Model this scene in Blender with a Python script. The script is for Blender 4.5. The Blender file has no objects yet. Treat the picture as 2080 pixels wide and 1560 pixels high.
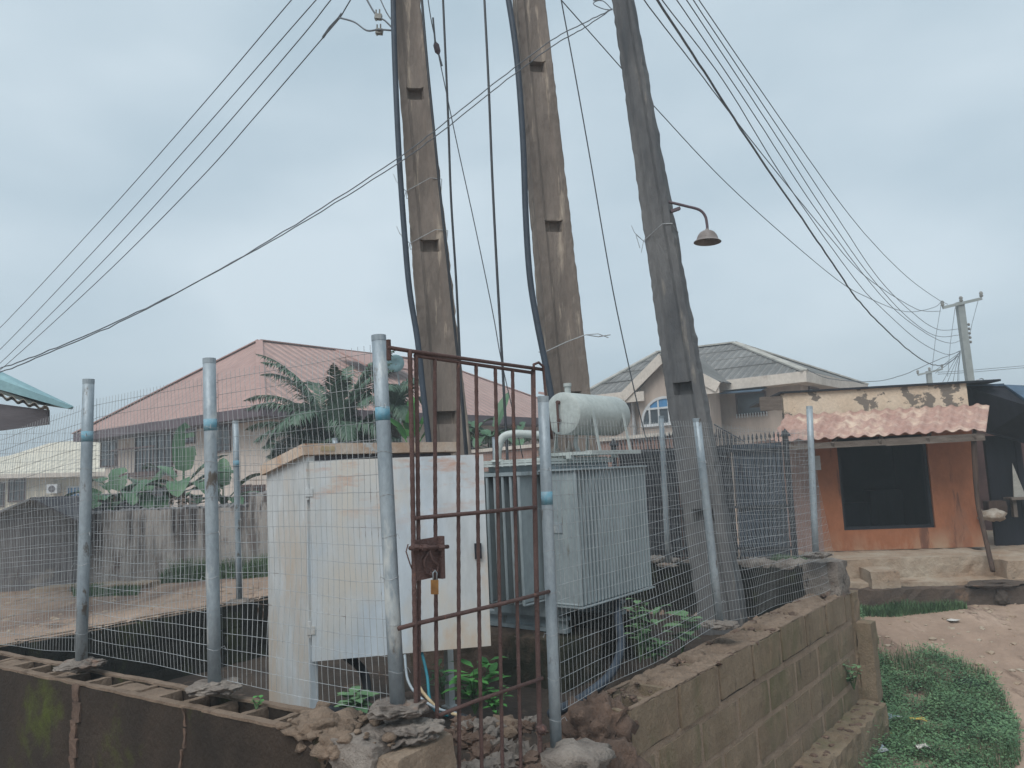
import bpy, math, random
from mathutils import Vector, Matrix, Euler, noise
random.seed(7)
C = bpy.context.scene
COL = C.collection
EZ = 2.5                      # eye height above the lower road
F = 1560.0
PITCH, ROLL = math.radians(6.5), math.radians(-2.6)
R3 = (Euler((math.radians(90) + PITCH, 0, 0)).to_matrix() @ Matrix.Rotation(ROLL, 3, 'Z'))
EYE = Vector((0, 0, EZ))
U = Vector((.62, .785, 0)).normalized()      # the plot's two directions
W = Vector((-.785, .62, 0)).normalized()
UP = Vector((0, 0, 1))

def ray(px, py):
    d = R3 @ Vector(((px - 1040) / F, (780 - py) / F, -1)); return d / d.y
def atY(px, py, y): return EYE + ray(px, py) * y
def atZ(px, py, z):
    d = ray(px, py); return EYE + d * ((z - EZ) / d.z)
def onP(px, py, a, d):
    """where the sight line meets the upright plane through a along d"""
    n = Vector((d.y, -d.x, 0)); r = ray(px, py); a = Vector((a[0], a[1], 0))
    return EYE + r * (n.dot(a) / n.dot(r))

# ------------------------------------------------------------ materials
def mat(name, base, var=None, scale=3.0, rough=.85, bump=.15, bscale=25, stretch=(1, 1, 1), metal=0, over=(), wave=None, sub=None, spec=.3, trans=0):
    m = bpy.data.materials.new(name); m.use_nodes = True
    nt = m.node_tree; N = nt.nodes; L = nt.links
    b = N['Principled BSDF']; b.inputs['Roughness'].default_value = rough; b.inputs['Metallic'].default_value = metal
    b.inputs['Specular IOR Level'].default_value = spec
    tc = N.new('ShaderNodeTexCoord')
    def mp(st, rot=(0, 0, 0)):
        q = N.new('ShaderNodeMapping'); q.inputs['Scale'].default_value = st; q.inputs['Rotation'].default_value = rot
        L.new(tc.outputs['Object'], q.inputs[0]); return q.outputs[0]
    def noi(sc, st, det=6, r=.6):
        n = N.new('ShaderNodeTexNoise'); n.inputs['Scale'].default_value = sc; n.inputs['Detail'].default_value = det
        n.inputs['Roughness'].default_value = r; L.new(mp(st), n.inputs['Vector']); return n.outputs['Fac']
    def mix(f, a, c):
        x = N.new('ShaderNodeMix'); x.data_type = 'RGBA'
        L.new(f, x.inputs['Factor'])
        for s, v in ((6, a), (7, c)):
            if isinstance(v, tuple): x.inputs[s].default_value = (*v[:3], 1)
            else: L.new(v, x.inputs[s])
        return x.outputs[2]
    def rng(f, a, c):
        q = N.new('ShaderNodeMapRange'); q.inputs[1].default_value = a; q.inputs[2].default_value = c; q.clamp = True
        L.new(f, q.inputs[0]); return q.outputs[0]
    if var is None: var = tuple(c * .7 for c in base)
    col = mix(rng(noi(scale, stretch), .35, .65), base, var)
    fine = noi(scale * 9, stretch, 4, .7)
    x = N.new('ShaderNodeMix'); x.data_type = 'RGBA'; x.blend_type = 'MULTIPLY'; x.inputs['Factor'].default_value = .35
    L.new(col, x.inputs[6]); g = N.new('ShaderNodeMapRange'); g.inputs[1].default_value = .3; g.inputs[2].default_value = .7; g.inputs[3].default_value = .5; g.inputs[4].default_value = 1.25
    L.new(fine, g.inputs[0]); cc = N.new('ShaderNodeCombineColor')
    for i in range(3): L.new(g.outputs[0], cc.inputs[i])
    L.new(cc.outputs[0], x.inputs[7]); col = x.outputs[2]
    for o in over:               # (colour, noise scale, threshold, softness, stretch[, zmin, zmax])
        f = rng(noi(o[1], o[4], 8, .65), o[2], o[2] + o[3])
        if len(o) > 5:
            sx = N.new('ShaderNodeSeparateXYZ'); L.new(tc.outputs['Object'], sx.inputs[0])
            q = rng(sx.outputs[2], o[5], o[6]); mm = N.new('ShaderNodeMath'); mm.operation = 'MULTIPLY'
            L.new(f, mm.inputs[0]); L.new(q, mm.inputs[1]); f = mm.outputs[0]
        col = mix(f, col, o[0])
    hgt = noi(bscale, stretch if wave is None else (1, 1, 1), 5, .65)
    bp = N.new('ShaderNodeBump'); bp.inputs['Strength'].default_value = min(1, bump * 2); bp.inputs['Distance'].default_value = .02
    L.new(hgt, bp.inputs['Height']); nrm = bp.outputs[0]
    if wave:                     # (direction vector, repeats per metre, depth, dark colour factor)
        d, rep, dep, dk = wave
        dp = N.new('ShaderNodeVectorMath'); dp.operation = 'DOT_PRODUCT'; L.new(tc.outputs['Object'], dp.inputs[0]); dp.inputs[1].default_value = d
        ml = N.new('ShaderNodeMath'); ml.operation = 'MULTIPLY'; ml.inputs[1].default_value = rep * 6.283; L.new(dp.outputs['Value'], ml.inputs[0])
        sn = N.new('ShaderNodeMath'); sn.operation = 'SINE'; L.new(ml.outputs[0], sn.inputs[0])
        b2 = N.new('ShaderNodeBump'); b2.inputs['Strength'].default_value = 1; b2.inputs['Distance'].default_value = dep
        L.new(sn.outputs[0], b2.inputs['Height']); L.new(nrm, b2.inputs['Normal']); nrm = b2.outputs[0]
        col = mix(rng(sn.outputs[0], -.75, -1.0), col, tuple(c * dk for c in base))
    L.new(nrm, b.inputs['Normal']); L.new(col, b.inputs['Base Color'])
    return m

def S(r, g, b):                  # sRGB 0-255 to linear
    f = lambda c: (c / 255 / 12.92) if c / 255 <= .04045 else ((c / 255 + .055) / 1.055) ** 2.4
    return (f(r), f(g), f(b))

MT = {}
MT['conc_pole'] = mat('pole_concrete', S(132, 122, 114), S(106, 98, 92), 2.5, .9, .35, 40, (1, 1, .25), over=[(S(170, 158, 144), 5, .55, .10, (1.8, 1.8, .2)), (S(80, 76, 74), 4, .62, .14, (1.5, 1.5, .12))])
MT['conc_pole_grey'] = mat('pole_concrete_grey', S(110, 110, 110), S(82, 84, 87), 2.5, .9, .35, 40, (1, 1, .25), over=[(S(138, 132, 124), 5, .6, .12, (1.5, 1.5, .2)), (S(76, 80, 84), 4, .6, .14, (1.5, 1.5, .12))])
MT['far_conc'] = mat('far_pole_concrete', S(150, 156, 154), S(132, 138, 136), 2, .9, .1)
MT['galv'] = mat('galvanised_post', S(156, 166, 172), S(136, 148, 156), 5, .5, .06, 60, (1, 1, .5), .25, over=[(S(96, 90, 84), 9, .60, .07, (1, 1, .5)), (S(122, 96, 80), 16, .70, .04, (1, 1, .6)), (S(190, 194, 192), 6, .6, .1, (1, 1, .3))])
MT['galv_wire'] = mat('galvanised_wire', S(172, 176, 178), S(140, 144, 146), 6, .5, 0, 30, metal=.3, over=[(S(96, 80, 70), 5, .62, .06, (1, 1, 1))])
MT['tape'] = mat('blue_band', S(92, 146, 166), S(136, 162, 174), 16, .7, .05)
MT['rust'] = mat('rusty_red_oxide', S(100, 78, 74), S(84, 64, 60), 12, .8, .3, 90, over=[(S(130, 94, 80), 22, .62, .08, (1, 1, .5))])
MT['darkiron'] = mat('black_iron', S(36, 40, 48), S(26, 30, 36), 8, .6, .1)
MT['bluesheet'] = mat('blue_grey_sheet', S(70, 82, 96), S(54, 66, 78), 2, .6, .1, 30, (1, 1, .3))
MT['cab'] = mat('cabinet_paint', S(192, 198, 202), S(180, 180, 176), 1.4, .55, .06, 60, (1, 1, .3), over=[(S(180, 168, 154), 1.6, .42, .16, (1, 1, .5)), (S(176, 142, 116), 3.0, .60, .12, (1.6, 1.6, .2)), (S(140, 88, 60), 9, .70, .05, (1, 1, .6))])
MT['cab_door'] = mat('cabinet_door_paint', S(186, 198, 208), S(192, 194, 192), .9, .5, .04, 60, (1, 1, .35), over=[(S(194, 190, 182), 1.3, .46, .12, (1, 1, .45)), (S(192, 170, 148), 1.9, .60, .12, (1, 1, .5)), (S(182, 140, 116), 5, .5, .2, (.6, .6, 2), 1.35, 1.75), (S(120, 96, 84), 40, .75, .03, (1, 1, 1))])
MT['cab_lid'] = mat('cabinet_lid_rust', S(198, 184, 170), S(184, 154, 130), 5, .7, .1, 60, over=[(S(136, 84, 62), 16, .60, .06, (1, 1, 1)), (S(190, 194, 194), 2.5, .58, .05, (1, 1, 1))])
MT['dark'] = mat('dark_void', (.012, .012, .014), (.02, .02, .02), 4, .9, .05)
MT['trafo'] = mat('transformer_grey_green', S(144, 155, 159), S(132, 143, 147), 2.2, .45, .03, 50, (1, 1, .5), spec=.4, over=[(S(150, 160, 160), 3, .6, .15, (1, 1, .4)), (S(104, 104, 96), 9, .62, .07, (1, 1, .2)), (S(116, 84, 62), 18, .72, .04, (1, 1, .4))])
MT['trafo_l'] = mat('transformer_pale', S(176, 183, 180), S(162, 170, 168), 3, .45, .04, 50, over=[(S(120, 90, 66), 14, .70, .05, (1, 1, .5)), (S(176, 182, 178), 4, .6, .2, (1, 1, 1))])
MT['cable'] = mat('black_cable', (.018, .022, .028), (.03, .034, .04), 6, .45, .04)
MT['conduit'] = mat('grey_conduit', S(62, 72, 84), S(50, 58, 68), 5, .55, .05)
MT['wire'] = mat('overhead_wire', S(108, 114, 120), S(86, 92, 98), 6, .6, 0)
MT['block'] = mat('sandcrete_block', S(132, 118, 100), S(116, 102, 84), 2.5, .95, .4, 55, (1, 1, .7), over=[(S(98, 94, 70), 1.7, .52, .14, (1, 1, .45)), (S(140, 120, 102), 3.4, .58, .14, (1, 1, .4)), (S(64, 60, 52), 5, .62, .1, (1, 1, .3))])
MT['mortar'] = mat('mortar', S(156, 138, 120), S(138, 122, 106), 5, .95, .5, 60, over=[(S(110, 102, 86), 4, .6, .12, (1, 1, 1))])
MT['blockdark'] = mat('mossy_dark_block', S(62, 52, 44), S(44, 38, 33), 2.2, .95, .6, 50, (1, 1, .6), over=[(S(72, 80, 32), 1.4, .53, .10, (1, 1, .8)), (S(98, 78, 60), 2.2, .62, .10, (1.5, 1.5, .6)), (S(30, 28, 26), 3.5, .58, .12, (1, 1, .5))])
MT['mossin'] = mat('mossy_inner_block', S(40, 40, 34), S(26, 27, 25), 2, .95, .6, 45, (1, 1, .7), over=[(S(62, 70, 34), 3, .56, .14, (1, 1, .4))])
MT['plinth'] = mat('mossy_plinth', S(104, 88, 76), S(86, 74, 64), 2.5, .95, .6, 50, over=[(S(46, 48, 36), 1.5, .46, .12, (1, 1, .7)), (S(150, 138, 130), 3, .64, .08, (1, 1, .5))])
MT['blocktop'] = mat('crumbled_block_top', S(142, 124, 108), S(118, 102, 88), 7, .98, .8, 60, over=[(S(88, 74, 62), 9, .6, .1, (1, 1, 1))])
MT['cement'] = mat('rough_cement', S(142, 134, 126), S(112, 104, 98), 7, .98, 1, 40, over=[(S(66, 60, 56), 9, .58, .1, (1, 1, 1)), (S(128, 100, 84), 3, .6, .1, (1, 1, 1))])
MT['rock'] = mat('red_brown_rock', S(112, 92, 80), S(88, 74, 66), 6, .98, .9, 35, over=[(S(134, 112, 98), 9, .6, .1, (1, 1, 1))])
MT['soil'] = mat('damp_dark_soil', S(72, 62, 54), S(50, 44, 40), 2, .98, .8, 25, over=[(S(96, 80, 68), 4, .6, .1, (1, 1, 1))])
MT['dirt'] = mat('red_dirt', S(164, 142, 125), S(143, 122, 107), .45, .98, .5, 18, over=[(S(182, 160, 144), 1.1, .54, .12, (1, .35, 1)), (S(104, 86, 74), 2.2, .57, .08, (1, .35, 1)), (S(120, 100, 88), .5, .55, .08, (1, .25, 1)), (S(90, 76, 66), 26, .70, .04, (1, 1, 1)), (S(196, 184, 172), 34, .74, .03, (1, 1, 1))])
MT['orange'] = mat('orange_plaster', S(164, 106, 74), S(152, 98, 70), .9, .9, .12, 40, (1, 1, .6), over=[(S(128, 98, 82), 1.4, .58, .2, (1, 1, .4)), (S(170, 138, 112), 2.5, .66, .08, (1, 1, 1)), (S(166, 138, 114), 2, .46, .2, (1, 1, .5), .36, .0), (S(112, 76, 60), 3, .6, .05, (1, 1, .15))])
MT['pinkwall'] = mat('dull_pink_plaster', S(156, 128, 118), S(138, 112, 104), 1.5, .9, .15, 40, (1, 1, .4), over=[(S(104, 92, 88), 2.4, .58, .12, (1.5, 1.5, .3))])
MT['parapet'] = mat('peeling_cream_paint', S(208, 192, 172), S(198, 178, 156), 2, .9, .2, 40, over=[(S(116, 108, 100), 1.7, .535, .012, (1, 1, 1.3)), (S(140, 126, 112), 8, .66, .02, (1, 1, 1))])
MT['tile'] = mat('faded_red_tile_sheet', S(180, 150, 138), S(164, 132, 122), 2.2, .75, .1, 40, over=[(S(204, 184, 166), 2.6, .50, .14, (1, 1, 1)), (S(120, 88, 78), 7, .66, .1, (1, 1, 1))])
MT['wood'] = mat('weathered_timber', S(120, 110, 102), S(96, 86, 78), 6, .9, .3, 40, (.3, 3, 3))
MT['woodpost'] = mat('wood_pole', S(88, 70, 60), S(66, 54, 48), 6, .9, .4, 40, (3, 3, .4))
MT['terrace'] = mat('worn_concrete', S(168, 156, 140), S(150, 128, 108), 1.6, .95, .4, 30, over=[(S(110, 90, 72), 2.6, .58, .12, (1, 1, 1)), (S(80, 74, 66), 5, .64, .08, (1, 1, 1))])
MT['terrace_dark'] = mat('dark_terrace_base', S(92, 78, 68), S(72, 64, 58), 2, .95, .4, 30, over=[(S(120, 96, 78), 3, .6, .12, (1, 1, 1))])  # darker tone than the rest of the terrace
MT['sack'] = mat('pale_sack', S(188, 180, 168), S(150, 130, 112), 8, .9, .4, 60)
MT['pinkroof'] = mat('pink_metal_roof', S(166, 134, 126), S(158, 126, 118), .3, .6, .03, 10, wave=(tuple(W), 0, .0, 1))
MT['pinkroof_u'] = mat('pink_metal_roof_ribbed', S(170, 140, 131), S(160, 130, 122), .3, .6, .03, 10, wave=(tuple(U), 2.3, .03, .72))
MT['pinkroof_v'] = mat('pink_metal_roof_ribbed_side', S(164, 134, 126), S(155, 126, 119), .25, .65, .03, 10, wave=(tuple(W), 2.3, .02, .9))
MT['fascia'] = mat('mauve_fascia', S(98, 86, 92), S(84, 74, 80), 1, .8, .05)
MT['creamwall'] = mat('cream_wall', S(206, 194, 184), S(194, 182, 172), .5, .9, .1, 20, (1, 1, .3), over=[(S(150, 136, 128), .9, .6, .2, (1, 1, .2))])
MT['mauvewall'] = mat('mauve_wall', S(150, 122, 124), S(136, 110, 112), .5, .9, .1, 20)
MT['greyhouse'] = mat('grey_beige_render', S(178, 164, 152), S(164, 150, 140), .4, .9, .1, 20, (1, 1, .3), over=[(S(146, 134, 124), .7, .6, .15, (1, 1, .3))])
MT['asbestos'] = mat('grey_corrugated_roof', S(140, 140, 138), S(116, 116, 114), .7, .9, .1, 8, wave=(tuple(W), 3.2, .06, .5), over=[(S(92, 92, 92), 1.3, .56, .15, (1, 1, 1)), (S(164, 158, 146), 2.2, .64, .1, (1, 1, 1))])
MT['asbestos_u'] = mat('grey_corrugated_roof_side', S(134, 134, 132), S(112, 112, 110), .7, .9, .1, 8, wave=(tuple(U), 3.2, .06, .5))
MT['whitefascia'] = mat('off_white_fascia', S(206, 198, 188), S(186, 178, 168), 1.2, .85, .05, over=[(S(150, 138, 128), 2, .64, .1, (1, 1, .4))])
MT['creamroof'] = mat('cream_metal_roof', S(206, 200, 184), S(196, 190, 174), .4, .7, .05, 10, wave=((1, 0, 0), 2.5, .03, .8))
MT['glass'] = mat('dark_glass', (.03, .04, .05), (.05, .06, .07), 1, .15, 0, spec=.6)
MT['blueglass'] = mat('blue_glass', S(64, 124, 170), S(44, 80, 120), .8, .2, 0, spec=.6)
MT['whiteframe'] = mat('white_frame', S(200, 204, 206), S(180, 184, 186), 4, .6, 0)
MT['brownframe'] = mat('brown_frame', S(90, 66, 62), S(70, 52, 50), 4, .7, 0)
MT['teal'] = mat('teal_roof_sheet', S(132, 166, 172), S(116, 150, 158), 1.5, .6, .05, over=[(S(150, 186, 190), 3, .6, .1, (1, 1, 1))])
MT['greycorr'] = mat('pale_corrugated_sheet', S(176, 174, 166), S(146, 144, 138), 3, .85, .1)
MT['fasciagrey'] = mat('grey_board', S(102, 98, 102), S(84, 80, 84), 2, .85, .1, 30, (.4, .4, 3))
MT['stainwall'] = mat('stained_boundary_plaster', S(172, 164, 158), S(150, 143, 137), .8, .95, .25, 20, (1, 1, .5), over=[(S(58, 52, 52), 1.5, .46, .10, (1.3, 1.3, .16), -.1, .9), (S(96, 88, 86), 5, .58, .08, (1, 1, .25), .1, 1.0), (S(98, 84, 80), 3, .56, .12, (1, 1, .4)), (S(70, 66, 62), 2.5, .62, .1, (1, 1, .2))])
MT['shedwall'] = mat('grey_shed_render', S(122, 120, 120), S(98, 96, 98), 1, .95, .25, 20, over=[(S(140, 134, 126), 1.3, .6, .1, (1, 1, 1))])
MT['zinc'] = mat('zinc_sheet', S(170, 174, 178), S(120, 118, 116), 3, .6, .05)
MT['palm'] = mat('palm_green', S(84, 108, 90), S(54, 78, 64), 2, .6, .05, spec=.4)
MT['banana'] = mat('banana_green', S(82, 116, 84), S(54, 86, 62), 1.2, .55, .05, spec=.4, over=[(S(150, 150, 104), 2.3, .68, .06, (1, 1, 1))])
MT['leafbright'] = mat('bright_leaf', S(84, 146, 74), S(58, 112, 58), 5, .6, .05, spec=.3)
MT['grass'] = mat('grass_green', S(88, 112, 76), S(62, 88, 58), 3, .8, .05)
MT['grassd'] = mat('weed_green', S(106, 138, 98), S(66, 100, 70), 5, .8, .05, over=[(S(120, 144, 92), 6, .62, .08, (1, 1, 1))])
MT['dryleaf'] = mat('dry_leaf', S(176, 156, 144), S(120, 98, 84), 3, .9, .1)
MT['stem'] = mat('plant_stem', S(70, 66, 56), S(50, 46, 40), 5, .9, .2)
MT['brass'] = mat('brass', S(176, 132, 78), S(140, 100, 60), 10, .5, .05, metal=.4)
MT['tealcable'] = mat('teal_cable', S(44, 128, 144), S(36, 104, 120), 10, .5, 0)
MT['creamcable'] = mat('cream_cable', S(188, 172, 140), S(160, 140, 110), 10, .6, 0)
MT['whitepaper'] = mat('pale_litter', S(210, 206, 200), S(180, 176, 170), 10, .8, 0)
MT['yellowpaper'] = mat('yellow_litter', S(200, 180, 90), S(180, 150, 80), 10, .8, 0)
MT['bluepaper'] = mat('blue_litter', S(120, 160, 180), S(200, 200, 200), 10, .8, 0)
MT['lampshade'] = mat('enamel_shade', S(138, 132, 130), S(112, 104, 100), 6, .6, .05)
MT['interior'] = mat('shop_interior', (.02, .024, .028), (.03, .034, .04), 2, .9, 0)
MT['ceramic'] = mat('ceramic', S(140, 140, 134), S(110, 108, 104), 10, .5, 0)
MT['peg'] = mat('dark_shed_boards', S(34, 36, 44), S(24, 26, 32), 3, .9, .2, 30, (3, 3, .3))
MT['blueroof'] = mat('blue_roof_sheet', S(78, 100, 120), S(62, 80, 98), 2, .6, .05)

# ------------------------------------------------------------ mesh building
class MB:
    def __init__(s): s.v = []; s.f = []; s.mi = []
    def add(s, vs, fs, m=0):
        k = len(s.v); s.v += [Vector(v) for v in vs]; s.f += [tuple(i + k for i in f) for f in fs]; s.mi += [m] * len(fs)
    def obox(s, o, a, b, c, m=0):       # corner o, edge vectors a,b,c
        o, a, b, c = map(Vector, (o, a, b, c))
        vs = [o, o + a, o + a + b, o + b, o + c, o + a + c, o + a + b + c, o + b + c]
        fs = [(0, 3, 2, 1), (4, 5, 6, 7), (0, 1, 5, 4), (1, 2, 6, 5), (2, 3, 7, 6), (3, 0, 4, 7)]
        if a.cross(b).dot(c) < 0: fs = [f[::-1] for f in fs]
        s.add(vs, fs, m); return s
    def beam(s, p, q, w, h, up=UP, m=0):   # rectangular bar from p to q
        p, q = Vector(p), Vector(q); d = (q - p).normalized(); x = d.cross(up).normalized(); y = x.cross(d)
        return s.obox(p - x * w / 2 - y * h / 2, x * w, y * h, q - p, m)
    def tube(s, pts, r, n=6, m=0, caps=True):
        pts = [Vector(p) for p in pts]; k = len(pts); rs = r if isinstance(r, (list, tuple)) else [r] * k
        t0 = (pts[1] - pts[0]).normalized(); ref = UP if abs(t0.z) < .9 else Vector((1, 0, 0))
        x = t0.cross(ref).normalized(); b = len(s.v)
        for i, p in enumerate(pts):
            t = (pts[min(i + 1, k - 1)] - pts[max(i - 1, 0)]).normalized()
            x = (x - t * x.dot(t)).normalized(); y = t.cross(x)
            for j in range(n):
                a = 2 * math.pi * j / n; s.v.append(p + (x * math.cos(a) + y * math.sin(a)) * rs[i])
        for i in range(k - 1):
            for j in range(n):
                s.f.append((b + i * n + j, b + i * n + (j + 1) % n, b + (i + 1) * n + (j + 1) % n, b + (i + 1) * n + j)); s.mi.append(m)
        if caps and n > 2:
            s.f.append(tuple(b + j for j in range(n))[::-1]); s.f.append(tuple(b + (k - 1) * n + j for j in range(n))); s.mi += [m, m]
        return s
    def quad(s, a, b, c, d, m=0): s.add([a, b, c, d], [(0, 1, 2, 3)], m); return s
    def lathe(s, c, prof, ax=UP, n=24, m=0):   # prof (r, h) along ax
        ax = Vector(ax).normalized(); x = ax.orthogonal().normalized(); y = ax.cross(x); b = len(s.v); c = Vector(c)
        for r, h in prof:
            for j in range(n):
                a = 2 * math.pi * j / n; s.v.append(c + ax * h + (x * math.cos(a) + y * math.sin(a)) * r)
        for i in range(len(prof) - 1):
            for j in range(n):
                s.f.append((b + i * n + j, b + i * n + (j + 1) % n, b + (i + 1) * n + (j + 1) % n, b + (i + 1) * n + j)); s.mi.append(m)
        return s
    def slab(s, top, th, m=0):           # closed slab below a polygon
        top = [Vector(p) for p in top]; n = len(top); k = len(s.v)
        nn = (top[1] - top[0]).cross(top[2] - top[0]).normalized()
        if nn.z < 0: nn = -nn
        s.v += top + [p - nn * th for p in top]
        s.f += [tuple(range(k, k + n)), tuple(range(k + 2 * n - 1, k + n - 1, -1))] + [(k + i, k + n + i, k + n + (i + 1) % n, k + (i + 1) % n) for i in range(n)]
        s.mi += [m] * (n + 2); return s
    def rough(s, amp, sc=8, seed=0):
        for i, v in enumerate(s.v):
            q = v * sc + Vector((seed, seed * 1.7, 3)); s.v[i] = v + Vector((noise.noise(q), noise.noise(q + Vector((31, 0, 0))), noise.noise(q + Vector((0, 57, 0))))) * amp
        return s
    def blob(s, c, rx, ry, rz, amp=.25, sc=3, seed=0, n=3, m=0):
        import bmesh
        bm = bmesh.new(); bmesh.ops.create_icosphere(bm, subdivisions=n, radius=1)
        k = len(s.v); c = Vector(c)
        for v in bm.verts:
            p = v.co; q = p * sc * .6 + Vector((seed * 3.1, seed, 0)); d = 1 + amp * (noise.noise(q) + .5 * noise.noise(q * 2.3) + .25 * noise.noise(q * 5))
            s.v.append(c + Vector((p.x * rx * d, p.y * ry * d, p.z * rz * d)))
        for f in bm.faces: s.f.append(tuple(k + v.index for v in f.verts)); s.mi.append(m)
        bm.free(); return s
    def build(s, name, mats, parent=None, smooth=False, org=None):
        if not isinstance(mats, (list, tuple)): mats = [mats]
        if parent is not None: o0 = Vector(parent['_org'])
        elif org is not None: o0 = Vector(org)
        else:
            n = len(s.v); o0 = Vector((sum(v.x for v in s.v) / n, sum(v.y for v in s.v) / n, min(v.z for v in s.v)))
        me = bpy.data.meshes.new(name); me.from_pydata([v - o0 for v in s.v], [], s.f)
        for m in mats: me.materials.append(MT[m])
        me.polygons.foreach_set('material_index', s.mi)
        me.polygons.foreach_set('use_smooth', [smooth] * len(s.f)); me.update()
        o = bpy.data.objects.new(name, me); COL.objects.link(o)
        if parent is not None: o.parent = parent
        else: o.location = o0
        o['_org'] = tuple(o0); ALL.append(o)
        return o
ALL = []
def tag(o, label=None, cat=None, group=None, kind=None):
    if label: o['label'] = label
    if cat: o['category'] = cat
    if group: o['group'] = group
    if kind: o['kind'] = kind
    return o
def thing(name, loc, label, cat, group=None):
    o = bpy.data.objects.new(name, None); o.empty_display_size = .1; COL.objects.link(o); o.location = loc; o['_org'] = tuple(loc); ALL.append(o)
    return tag(o, label, cat, group)
def lerp(a, b, t): return a + (b - a) * t
def smooth_pts(pts, n=6):
    """Catmull-Rom through the points"""
    P = [Vector(p) for p in pts]; P = [P[0] * 2 - P[1]] + P + [P[-1] * 2 - P[-2]]; out = []
    for i in range(1, len(P) - 2):
        a, b, c, d = P[i - 1:i + 3]
        for k in range(n):
            t = k / n; out.append(.5 * ((2 * b) + (c - a) * t + (2 * a - 5 * b + 4 * c - d) * t * t + (3 * b - a - 3 * c + d) * t ** 3))
    out.append(P[-2]); return out
def z_(r): return EZ + r       # height given relative to the eye

# ------------------------------------------------------------ plot lines
LW_D = Vector((.84, -.545, 0)).normalized(); LW_N = Vector((.545, .84, 0)).normalized()  # front-left wall
LW0 = Vector((-3.41, 5.12, 0)) - LW_D * .95
LW1 = Vector((-.56, 3.27, 0))
RW0 = Vector((.585, 4.6, 0)); RW1 = Vector((3.42, 8.2, 0))                                # right wall, outer face
RW_D = (RW1 - RW0).normalized(); RW_N = Vector((-RW_D.y, RW_D.x, 0))                       # inward
CC = Vector((-.53, 3.52, 0)); DD = Vector((.254, 4.42, 0)); GD = (DD - CC).normalized(); GN = Vector((GD.y, -GD.x, 0))
FF = Vector((3.2, 8.2, 0)); GG = Vector((-2.8, 7.8, 0))
KK = Vector((-.29, 10.98, 0)); HH = Vector((-4.25, 5.97, 0))

# ------------------------------------------------------------ ground
def sst(a, b, x):
    t = max(0, min(1, (x - a) / (b - a))); return t * t * (3 - 2 * t)
def gh(x, y):
    p = Vector((x, y, 0))
    dr = (p - RW0).dot(RW_N)
    if (p - RW1).dot(RW_D) > -.1:
        q2 = Vector((4.75, 12.4, 0)) - RW1; q2.normalize(); dr = (p - RW1 - RW_N * .1).dot(Vector((-q2.y, q2.x, 0))) + .1
    dl = (p - LW0).dot(LW_N)
    low = -.42 + .7 * sst(8.5, 12.6, y + .25 * max(0, x - 6)) + .15 * sst(7, 3, y)
    hi = .9
    a = (p - HH).dot(Vector((W.x, W.y, 0))); b = (p - FF).dot(U)
    # inside the plot the soil lies lower
    ins = sst(.18, .0, (p - GG).dot(W)) * sst(.1, 0, (p - FF).dot(U))
    hi = hi - .15 * ins
    gatew = sst(-1.2, .1, (p - CC).dot(GN) * -1)
    e = .12 if (p - CC).dot(GD) < -.1 or (p - CC).dot(GD) > 1.15 else .6
    f = sst(.04, .2, dr) * sst(.04, .2, dl)
    if -.1 <= (p - CC).dot(GD) <= 1.15: f = sst(-.5, .1, -(p - CC).dot(GN))
    far = sst(16.5, 19, y)
    f = max(f, far)
    h = low + (hi - low) * f
    h += .03 * noise.noise(Vector((x * .7, y * .7, 0))) + .018 * noise.noise(Vector((x * 2.5, y * 2.5, 5))) + .008 * noise.noise(Vector((x * 9, y * 9, 5)))
    if y > 24: h -= .4 * sst(24, 60, y)
    return h
def axis(lo, hi, st, far):
    a = []; x = lo
    while x < hi: a.append(x); x += st
    g = st; y = hi
    while y < far: a.append(y); g *= 1.35; y += g
    a.append(far); g = st; y = lo - g; pre = []
    while y > -far: pre.append(y); g *= 1.35; y -= g
    pre.append(-far); return pre[::-1] + a
xs = axis(-9, 11, .09, 400); ys = axis(1, 15.5, .09, 400)
b = MB()
b.v = [Vector((x, y, gh(x, y))) for y in ys for x in xs]
nx = len(xs)
b.f = [(j * nx + i, j * nx + i + 1, (j + 1) * nx + i + 1, (j + 1) * nx + i) for j in range(len(ys) - 1) for i in range(nx - 1)]
b.mi = [0] * len(b.f)
tag(b.build('ground', 'dirt', smooth=True, org=(0, 0, 0)), kind='structure')
b = MB(); nn_x, nn_y = 70, 60; cA, cB, cC, cD = Vector((-4.0, 5.85, 0)), Vector((.35, 4.55, 0)), FF + Vector((-.05, -.05, 0)), KK
cB0 = LW1 + LW_N * .25
quad_ = [HH + U * .1, cB0, RW1 + RW_N * .2, KK]
for j in range(nn_y + 1):
    for i in range(nn_x + 1):
        q = lerp2 = (quad_[0] * (1 - i / nn_x) + quad_[1] * (i / nn_x)) * (1 - j / nn_y) + (quad_[3] * (1 - i / nn_x) + quad_[2] * (i / nn_x)) * (j / nn_y)
        b.v.append(Vector((q.x, q.y, gh(q.x, q.y) + .012)))
b.f = [(j * (nn_x + 1) + i, j * (nn_x + 1) + i + 1, (j + 1) * (nn_x + 1) + i + 1, (j + 1) * (nn_x + 1) + i) for j in range(nn_y) for i in range(nn_x)]; b.mi = [0] * len(b.f)
tag(b.build('soil', 'soil', smooth=True), kind='structure')

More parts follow.
